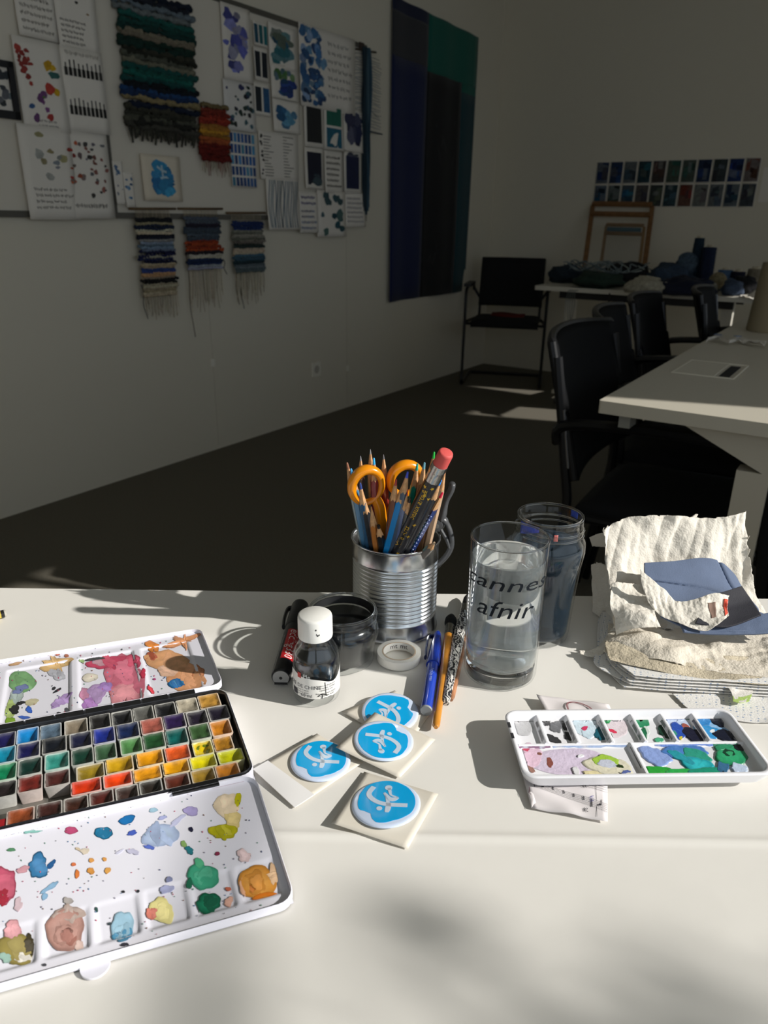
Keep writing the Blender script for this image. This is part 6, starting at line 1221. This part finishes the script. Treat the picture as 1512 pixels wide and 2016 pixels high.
brush('slim copper and wood handled brush squeezed beside the tumbler', (888, 1378), (913, 1255), [(.0016, 0), (.0027, .05), (.0031, .4), (.0036, .8), (.0036, 1)], .98, None, None, hz=.0036, handle=mat('copper wood', '#b07a56', .35, noise_amt=.5, nscale=80, coat=.4))
# pencil end at the left frame edge
pa, pb = hit(12, 1207, TZ+.0042), hit(-70, 1228, TZ+.0042); ax = (pb-pa).normalized()
t = thing('yellow_pencil', 'end of a yellow pencil with a black band at the left edge of the table', 'pencil', pa)
b = B(); b.turn(pa+ax*.0045, pb-pa, [(.0038, 0), (.0038, 1)], 6, '#cbb14a'); b.make('barrel', M_lac, t)
b = B(); b.turn(pa, ax*.0018, [(.0030, 0), (.0038, .5), (.0038, 1)], 16, '#b0aca0'); b.make('end_cap', M_lac, t)
b = B(); b.turn(pa+ax*.0018, ax*.0028, [(.0039, 0), (.0039, 1)], 16, '#1a1a1a'); b.make('black_band', M_lac, t)
# ================================================================== paper towels, tissues and cloth
def dotmat(name, base, dot, scale=150, thr=.10):
    m = mat(name, base, .85, bump=.35, bscale=700); nt = m.node_tree; bs = nt.nodes['Principled BSDF']
    tc = nt.nodes.new('ShaderNodeTexCoord'); mp = nt.nodes.new('ShaderNodeMapping'); mp.inputs['Scale'].default_value = (1, 1.6, 0); mp.inputs['Rotation'].default_value = (0, 0, .25)
    vo = nt.nodes.new('ShaderNodeTexVoronoi'); vo.inputs['Scale'].default_value = scale; vo.inputs['Randomness'].default_value = .25
    lt_ = nt.nodes.new('ShaderNodeMath'); lt_.operation = 'LESS_THAN'; lt_.inputs[1].default_value = thr
    mx = nt.nodes.new('ShaderNodeMix'); mx.data_type = 'RGBA'; mx.inputs[6].default_value = (*lin(base), 1); mx.inputs[7].default_value = (*lin(dot), 1)
    nt.links.new(tc.outputs['Object'], mp.inputs[0]); nt.links.new(mp.outputs[0], vo.inputs['Vector']); nt.links.new(vo.outputs['Distance'], lt_.inputs[0]); nt.links.new(lt_.outputs[0], mx.inputs[0]); nt.links.new(mx.outputs[2], bs.inputs['Base Color'])
    return m
M_tis = mat('crumpled tissue', '#dcd6ca', .9, bump=.7, bscale=520, noise_amt=.04, nscale=30)
M_tow = dotmat('dotted paper towel', '#e4e2de', '#7c93b4', 190, .17)
M_tow2 = mat('cream paper towel', '#ddd4c4', .9, bump=.8, bscale=500, noise_amt=.06, nscale=25)
M_bcl = mat('slate blue cloth', '#5c6a84', .8, bump=.25, bscale=900, noise_amt=.12, nscale=30)
M_dcl = mat('dark grey cloth', '#26262e', .75, bump=.2, bscale=900)
_rf = random.Random(8); FD = [(V((_rf.uniform(-1, 1), _rf.uniform(-1, 1), _rf.uniform(-1, 1))).normalized(), .45*1.28**k, .42/1.22**k) for k in range(9)]
def crumple(name, label, cat, rows, m, amp=.0022, fq=45, fine=.0005, th=.0004, res=(80, 60), rag=.02, seed=1, colfn=None, parts=None, group=None, zmin=.0012, lift=0, dirv=None):
    G = [[atY(*p) for p in r] for r in rows]
    def S(u, v):
        return catmull([catmull(r, min(1, max(0, u))) for r in G], min(1, max(0, v)))
    def f(u, v):
        e = min(u, 1-u, v, 1-v); k = rag*max(0, 1-e/.06)
        uu = u+k*noise.noise(V((v*22, u*22, seed))); vv = v+k*noise.noise(V((u*26, v*20, seed+9)))
        p = S(uu, vv); a = S(uu+.01, vv)-S(uu-.01, vv); c = S(uu, vv+.01)-S(uu, vv-.01); n = a.cross(c)
        n = n.normalized() if n.length > 1e-12 else V((0, 0, 1))
        q = V((p.x*fq, p.y*fq, p.z*fq+seed*3)); 
        h_ = 0
        for k_ in range(9):
            d_, f_, a_ = FD[k_]; x_ = q.dot(d_)*f_+k_*1.7+.55*noise.noise(q*.6+V((k_, 0, 0)))
            t_ = abs(x_-math.floor(x_)-.5)*4-1; m_ = max(0, min(1, .5+1.6*noise.noise(q*.45+V((0, k_*3.3, 0))))); h_ += a_*t_*m_
        p = p+n*(amp*h_+fine*noise.noise(q*7)*.6)
        if dirv: p = p+n*dirv(uu, vv)
        p.z = max(p.z, TZ+zmin+lift); return p
    b = B(); b.grid(f, res[0], res[1], thick=th, colfn=colfn); 
    if parts:
        t = thing(name, label, cat, S(.5, .9), group); b.make('sheet', m, t, 180); parts(t, f); return t
    o = b.make(name, m, None, 180); return tag(o, label, cat, group)
# flat stack of dotted towels
PTG = 'dotted paper towels in the flat stack'
nth = ['lowest', 'second lowest', 'third', 'fourth', 'top']
for k in range(5):
    dx, dy = (k*5, -k*1.2); zl = .0012+.0022*k
    rows = [[(1178+dx*.3, 1216+dy, .640), (1290, 1214+dy, .640), (1410, 1214+dy, .640), (1560, 1214+dy, .640)],
            [(1176+dx, 1268-k*3, .590), (1290, 1275-k*3, .588), (1410, 1275-k*3, .588), (1560, 1278-k*3, .585)],
            [((1166 if k == 1 else 1190)+dx, 1312-k*4, .556), (1300, 1320-k*4, .550), (1410, 1325-k*4, .547), (1560, 1330-k*4, .543)],
            [(1232+dx+(4 if k % 2 else -4), 1354-k*6, .524+.0008*k), (1310, 1360-k*6, .520+.0008*k), (1420, 1366-k*6, .517+.0008*k), (1560, 1374-k*6, .512+.0008*k)]]
    crumple('paper_towel', 'white dotted paper towel, %s layer of the flat stack under the crumpled tissues' % nth[k], 'paper towel', rows, M_tow, amp=.0007, fq=22, fine=.0002, res=(60, 34), rag=.012, seed=20+k, lift=zl-.0012, group=PTG)
crumple('paper_towel', 'white dotted paper towel lying flat behind the well palette at the right edge', 'paper towel', [[(1322, 1370, .518), (1400, 1368, .519), (1470, 1366, .520), (1560, 1362, .521)], [(1350, 1392, .500), (1410, 1396, .499), (1480, 1400, .497), (1560, 1398, .497)], [(1385, 1412, .488), (1425, 1416, .486), (1480, 1424, .481), (1560, 1420, .480)]], M_tow, amp=.0006, fq=20, res=(44, 24), rag=.03, seed=31, zmin=.0006, th=.0003)
crumple('paper_scrap', 'torn paper scrap with a lime green stain in front of the towels', 'paper', [[(1424, 1340, .527), (1450, 1342, .527), (1478, 1350, .527)], [(1440, 1366, .512), (1462, 1368, .512), (1482, 1362, .516)], [(1442, 1384, .502), (1458, 1388, .5), (1474, 1384, .502)]], mat('stained scrap', '#ffffff', .85, attr=True, bump=.5, bscale=500), amp=.0012, fq=60, res=(26, 26), rag=.06, seed=33, lift=.004,
        colfn=lambda u, v: (.42, .58, .16) if (v > .62 and noise.noise(V((u*5, v*5, 2))) > -.25) else (.74, .71, .66))
# cream layers
crumple('paper_towel', 'cream crumpled towel with embossed squares draped over the front of the stack', 'paper towel',
        [[(1196, 1228, .612), (1270, 1222, .610), (1400, 1255, .600), (1560, 1245, .600)], [(1196, 1255, .585), (1290, 1247, .577), (1400, 1275, .570), (1560, 1270, .570)], [(1188, 1275, .571), (1300, 1280, .553), (1400, 1300, .548), (1560, 1305, .545)], [(1188, 1292, .563), (1298, 1300, .545), (1400, 1322, .534), (1560, 1342, .523)]], M_tow2, amp=.0042, fq=40, res=(120, 70), rag=.035, seed=41, lift=.011)
crumple('paper_towel', 'beige creased towel edge below the cream towel, with brown marks', 'paper towel',
        [[(1190, 1262, .575), (1280, 1270, .565), (1400, 1290, .556), (1560, 1295, .555)], [(1194, 1285, .560), (1300, 1300, .545), (1420, 1325, .533), (1560, 1345, .524)], [(1200, 1302, .550), (1300, 1322, .533), (1420, 1348, .521), (1560, 1362, .514)]], mat('brown marked towel', '#ccc0a8', .9, bump=.9, bscale=500, noise_amt=.35, nscale=35), amp=.0018, fq=38, res=(80, 34), rag=.02, seed=43, lift=.0105)
# big standing tissue
crumple('crumpled_tissue', 'large white crumpled kitchen tissue standing up at the back of the pile', 'tissue',
        [[(1188, 1042, .665), (1244, 1018, .672), (1330, 1015, .678), (1405, 1020, .682), (1474, 1007, .686)],
         [(1193, 1082, .655), (1248, 1072, .662), (1330, 1072, .668), (1408, 1074, .673), (1475, 1060, .680)],
         [(1198, 1130, .638), (1252, 1130, .648), (1330, 1132, .654), (1412, 1138, .660), (1480, 1122, .670)],
         [(1200, 1185, .610), (1262, 1188, .624), (1336, 1196, .632), (1425, 1200, .636), (1492, 1180, .655)],
         [(1206, 1236, .585), (1272, 1240, .596), (1345, 1244, .604), (1440, 1240, .612), (1524, 1228, .630)]],
        M_tis, amp=.0060, fq=30, fine=.0009, res=(170, 140), rag=.034, seed=51, dirv=lambda u, v: .006*(.5-abs(noise.noise(V((u*9+v*2.2, v*1.1, 3)))))*(1.1-.6*v)+.003*sin(u*13+v*6))
crumple('crumpled_tissue', 'soft rolled fold of tissue curling at the left front of the pile', 'tissue',
        [[(1204, 1150, .617), (1245, 1150, .620), (1275, 1155, .620)], [(1200, 1185, .598), (1240, 1188, .598), (1285, 1190, .598)], [(1208, 1215, .588), (1240, 1210, .583), (1290, 1212, .583)], [(1214, 1250, .580), (1245, 1238, .575), (1300, 1235, .575)]], M_tis, amp=.0035, fq=45, fine=.0008, res=(70, 70), rag=.025, seed=57)
crumple('crumpled_tissue', 'ragged tissue flap sticking out left behind the blue water jar', 'tissue', [[(1160, 1058, .690), (1180, 1050, .685), (1206, 1046, .675)], [(1166, 1076, .690), (1186, 1076, .684), (1208, 1080, .672)]], M_tis, amp=.0015, fq=60, res=(24, 16), rag=.1, seed=61)
crumple('crumpled_tissue', 'shaded ragged tissue between the blue water jar and the standing tissue', 'tissue', [[(1164, 1112, .682), (1180, 1108, .675), (1210, 1120, .655)], [(1166, 1165, .668), (1188, 1172, .655), (1212, 1180, .635)], [(1168, 1205, .652), (1190, 1222, .634), (1214, 1232, .612)]], M_tis, amp=.003, fq=50, res=(34, 50), rag=.06, seed=63)
crumple('crumpled_tissue', 'thin twisted tissue strip trailing to the left of the stack', 'tissue', [[(1140, 1282, .575), (1175, 1275, .580), (1205, 1238, .600), (1225, 1215, .612)], [(1142, 1288, .571), (1180, 1292, .569), (1215, 1256, .588), (1238, 1232, .6)]], M_tis, amp=.0018, fq=60, res=(50, 14), rag=.08, seed=65, lift=.001)
# blue cloth
crumple('blue_cloth', 'folded slate blue cloth resting in the middle of the tissue pile', 'cloth',
        [[(1268, 1109, .634), (1325, 1106, .639), (1382, 1099, .645), (1418, 1107, .646), (1446, 1135, .645)], [(1270, 1140, .618), (1330, 1140, .622), (1390, 1140, .628), (1430, 1150, .630), (1468, 1170, .630)],
         [(1288, 1172, .603), (1335, 1178, .604), (1395, 1184, .605), (1450, 1194, .606), (1498, 1206, .610)], [(1300, 1215, .584), (1345, 1235, .577), (1400, 1243, .573), (1465, 1244, .573), (1540, 1240, .580)]],
        M_bcl, amp=.0010, fq=24, fine=.0001, th=.0012, res=(80, 60), rag=.008, seed=71, lift=.010, dirv=lambda u, v: .003*math.exp(-((u-.72-.25*v)/.02)**2)+.0022*math.exp(-((v-.35-.3*u)/.025)**2))
crumple('blue_cloth', 'lower fold of slate blue cloth showing under the dark grey cloth', 'cloth', [[(1330, 1215, .586), (1400, 1222, .585), (1470, 1215, .590), (1540, 1205, .596)], [(1345, 1246, .571), (1400, 1250, .570), (1470, 1250, .571), (1540, 1248, .573)]], M_bcl, amp=.001, fq=24, th=.002, res=(50, 20), rag=.01, seed=73, lift=.0135)
crumple('dark_cloth', 'folded dark grey cloth corner lying on the slate blue cloth', 'cloth', [[(1386, 1176, .600), (1424, 1166, .606), (1458, 1155, .612)], [(1380, 1202, .588), (1430, 1198, .594), (1478, 1184, .602)], [(1368, 1228, .573), (1430, 1236, .572), (1498, 1212, .584)]], M_dcl, amp=.0012, fq=22, fine=.0001, th=.0016, res=(40, 40), rag=.006, seed=75, lift=.013)
def redtip(t, f):
    b = B(); b.grid(lambda u, v: f(.93+.065*u, .2+.62*v)+(CAM-f(.95, .5)).normalized()*.0007, 6, 14, thick=.0004); b.make('red_stain', mat('coral red stain', '#d8523c', .8), t, 180)
    b = B(); b.grid(lambda u, v: f(.74+.10*u*(1-.4*v), .25+.42*v)+(CAM-f(.8, .5)).normalized()*.0006, 8, 8, thick=.0003); b.make('brown_stain', mat('brown stain', '#7c6458', .9), t, 180)
crumple('crumpled_tissue', 'small cream tissue with a coral red tip lying on the slate blue cloth', 'tissue',
        [[(1261, 1121, .606), (1292, 1150, .603), (1312, 1164, .600), (1335, 1184, .594), (1372, 1180, .594), (1402, 1170, .597), (1434, 1174, .600)],
         [(1264, 1150, .600), (1290, 1185, .592), (1320, 1196, .588), (1350, 1206, .584), (1385, 1206, .582), (1412, 1204, .584), (1432, 1194, .588)],
         [(1276, 1186, .592), (1300, 1212, .584), (1330, 1224, .577), (1360, 1236, .571), (1392, 1242, .568), (1416, 1228, .571), (1434, 1213, .580)]], M_tis, amp=.0036, fq=60, fine=.0006, res=(130, 60), rag=.02, seed=81, parts=redtip)
# ================================================================== unseen branches added outside the window to cast soft shadows on the table front
M_bark = mat('bark', '#4a3c2c', .9); M_leaf = mat('leaf green', '#4a6a2c', .6)
tb = thing('shadow_tree', 'unseen leafy tree added outside the right hand window to cast soft shadows', 'tree', (0, 0, 0)); 
def lift(x, y, d): return V((x, y, TZ))+SUN_DIR*d
rn = random.Random(4)
b = B(); b.tube(spline([lift(-.115, .42, 3.8), lift(-.10, .33, 3.8), lift(-.088, .25, 3.8), lift(-.08, .12, 3.8), lift(-.05, -.3, 3.85), lift(.2, -1.2, 4.0)], 24), .010, 8); b.make('branch', M_bark, tb)
b = B(); q = lift(.2, -1.2, 4.0); b.tube([q, V((q.x+.1, q.y-.1, 0))], [.03, .06], 10); b.make('trunk', M_bark, tb)
b = B()
for k in range(150):
    x, y = rn.gauss(.13, .06), rn.gauss(.225, .028)
    if rn.random() < .2: x, y = rn.gauss(.03, .02), rn.gauss(.30, .01)
    p = lift(x, y, rn.uniform(3.7, 4.3)); d = V((rn.uniform(-1, 1), rn.uniform(-1, 1), rn.uniform(-1, 1))).normalized(); e = d.orthogonal().normalized(); L = rn.uniform(.012, .02)
    b.add([p-d*L, p+e*L*.4, p+d*L, p-e*L*.4], [(0, 1, 2, 3)])
b.make('leaves', M_leaf, tb, 180, kind='stuff')
b = B(); b.tube(spline([lift(.2, -1.2, 4.0), lift(.2, -.4, 4.0), lift(.17, .1, 4.0), lift(.05, .26, 4.0)], 16), .006, 6); b.make('branch', M_bark, tb)
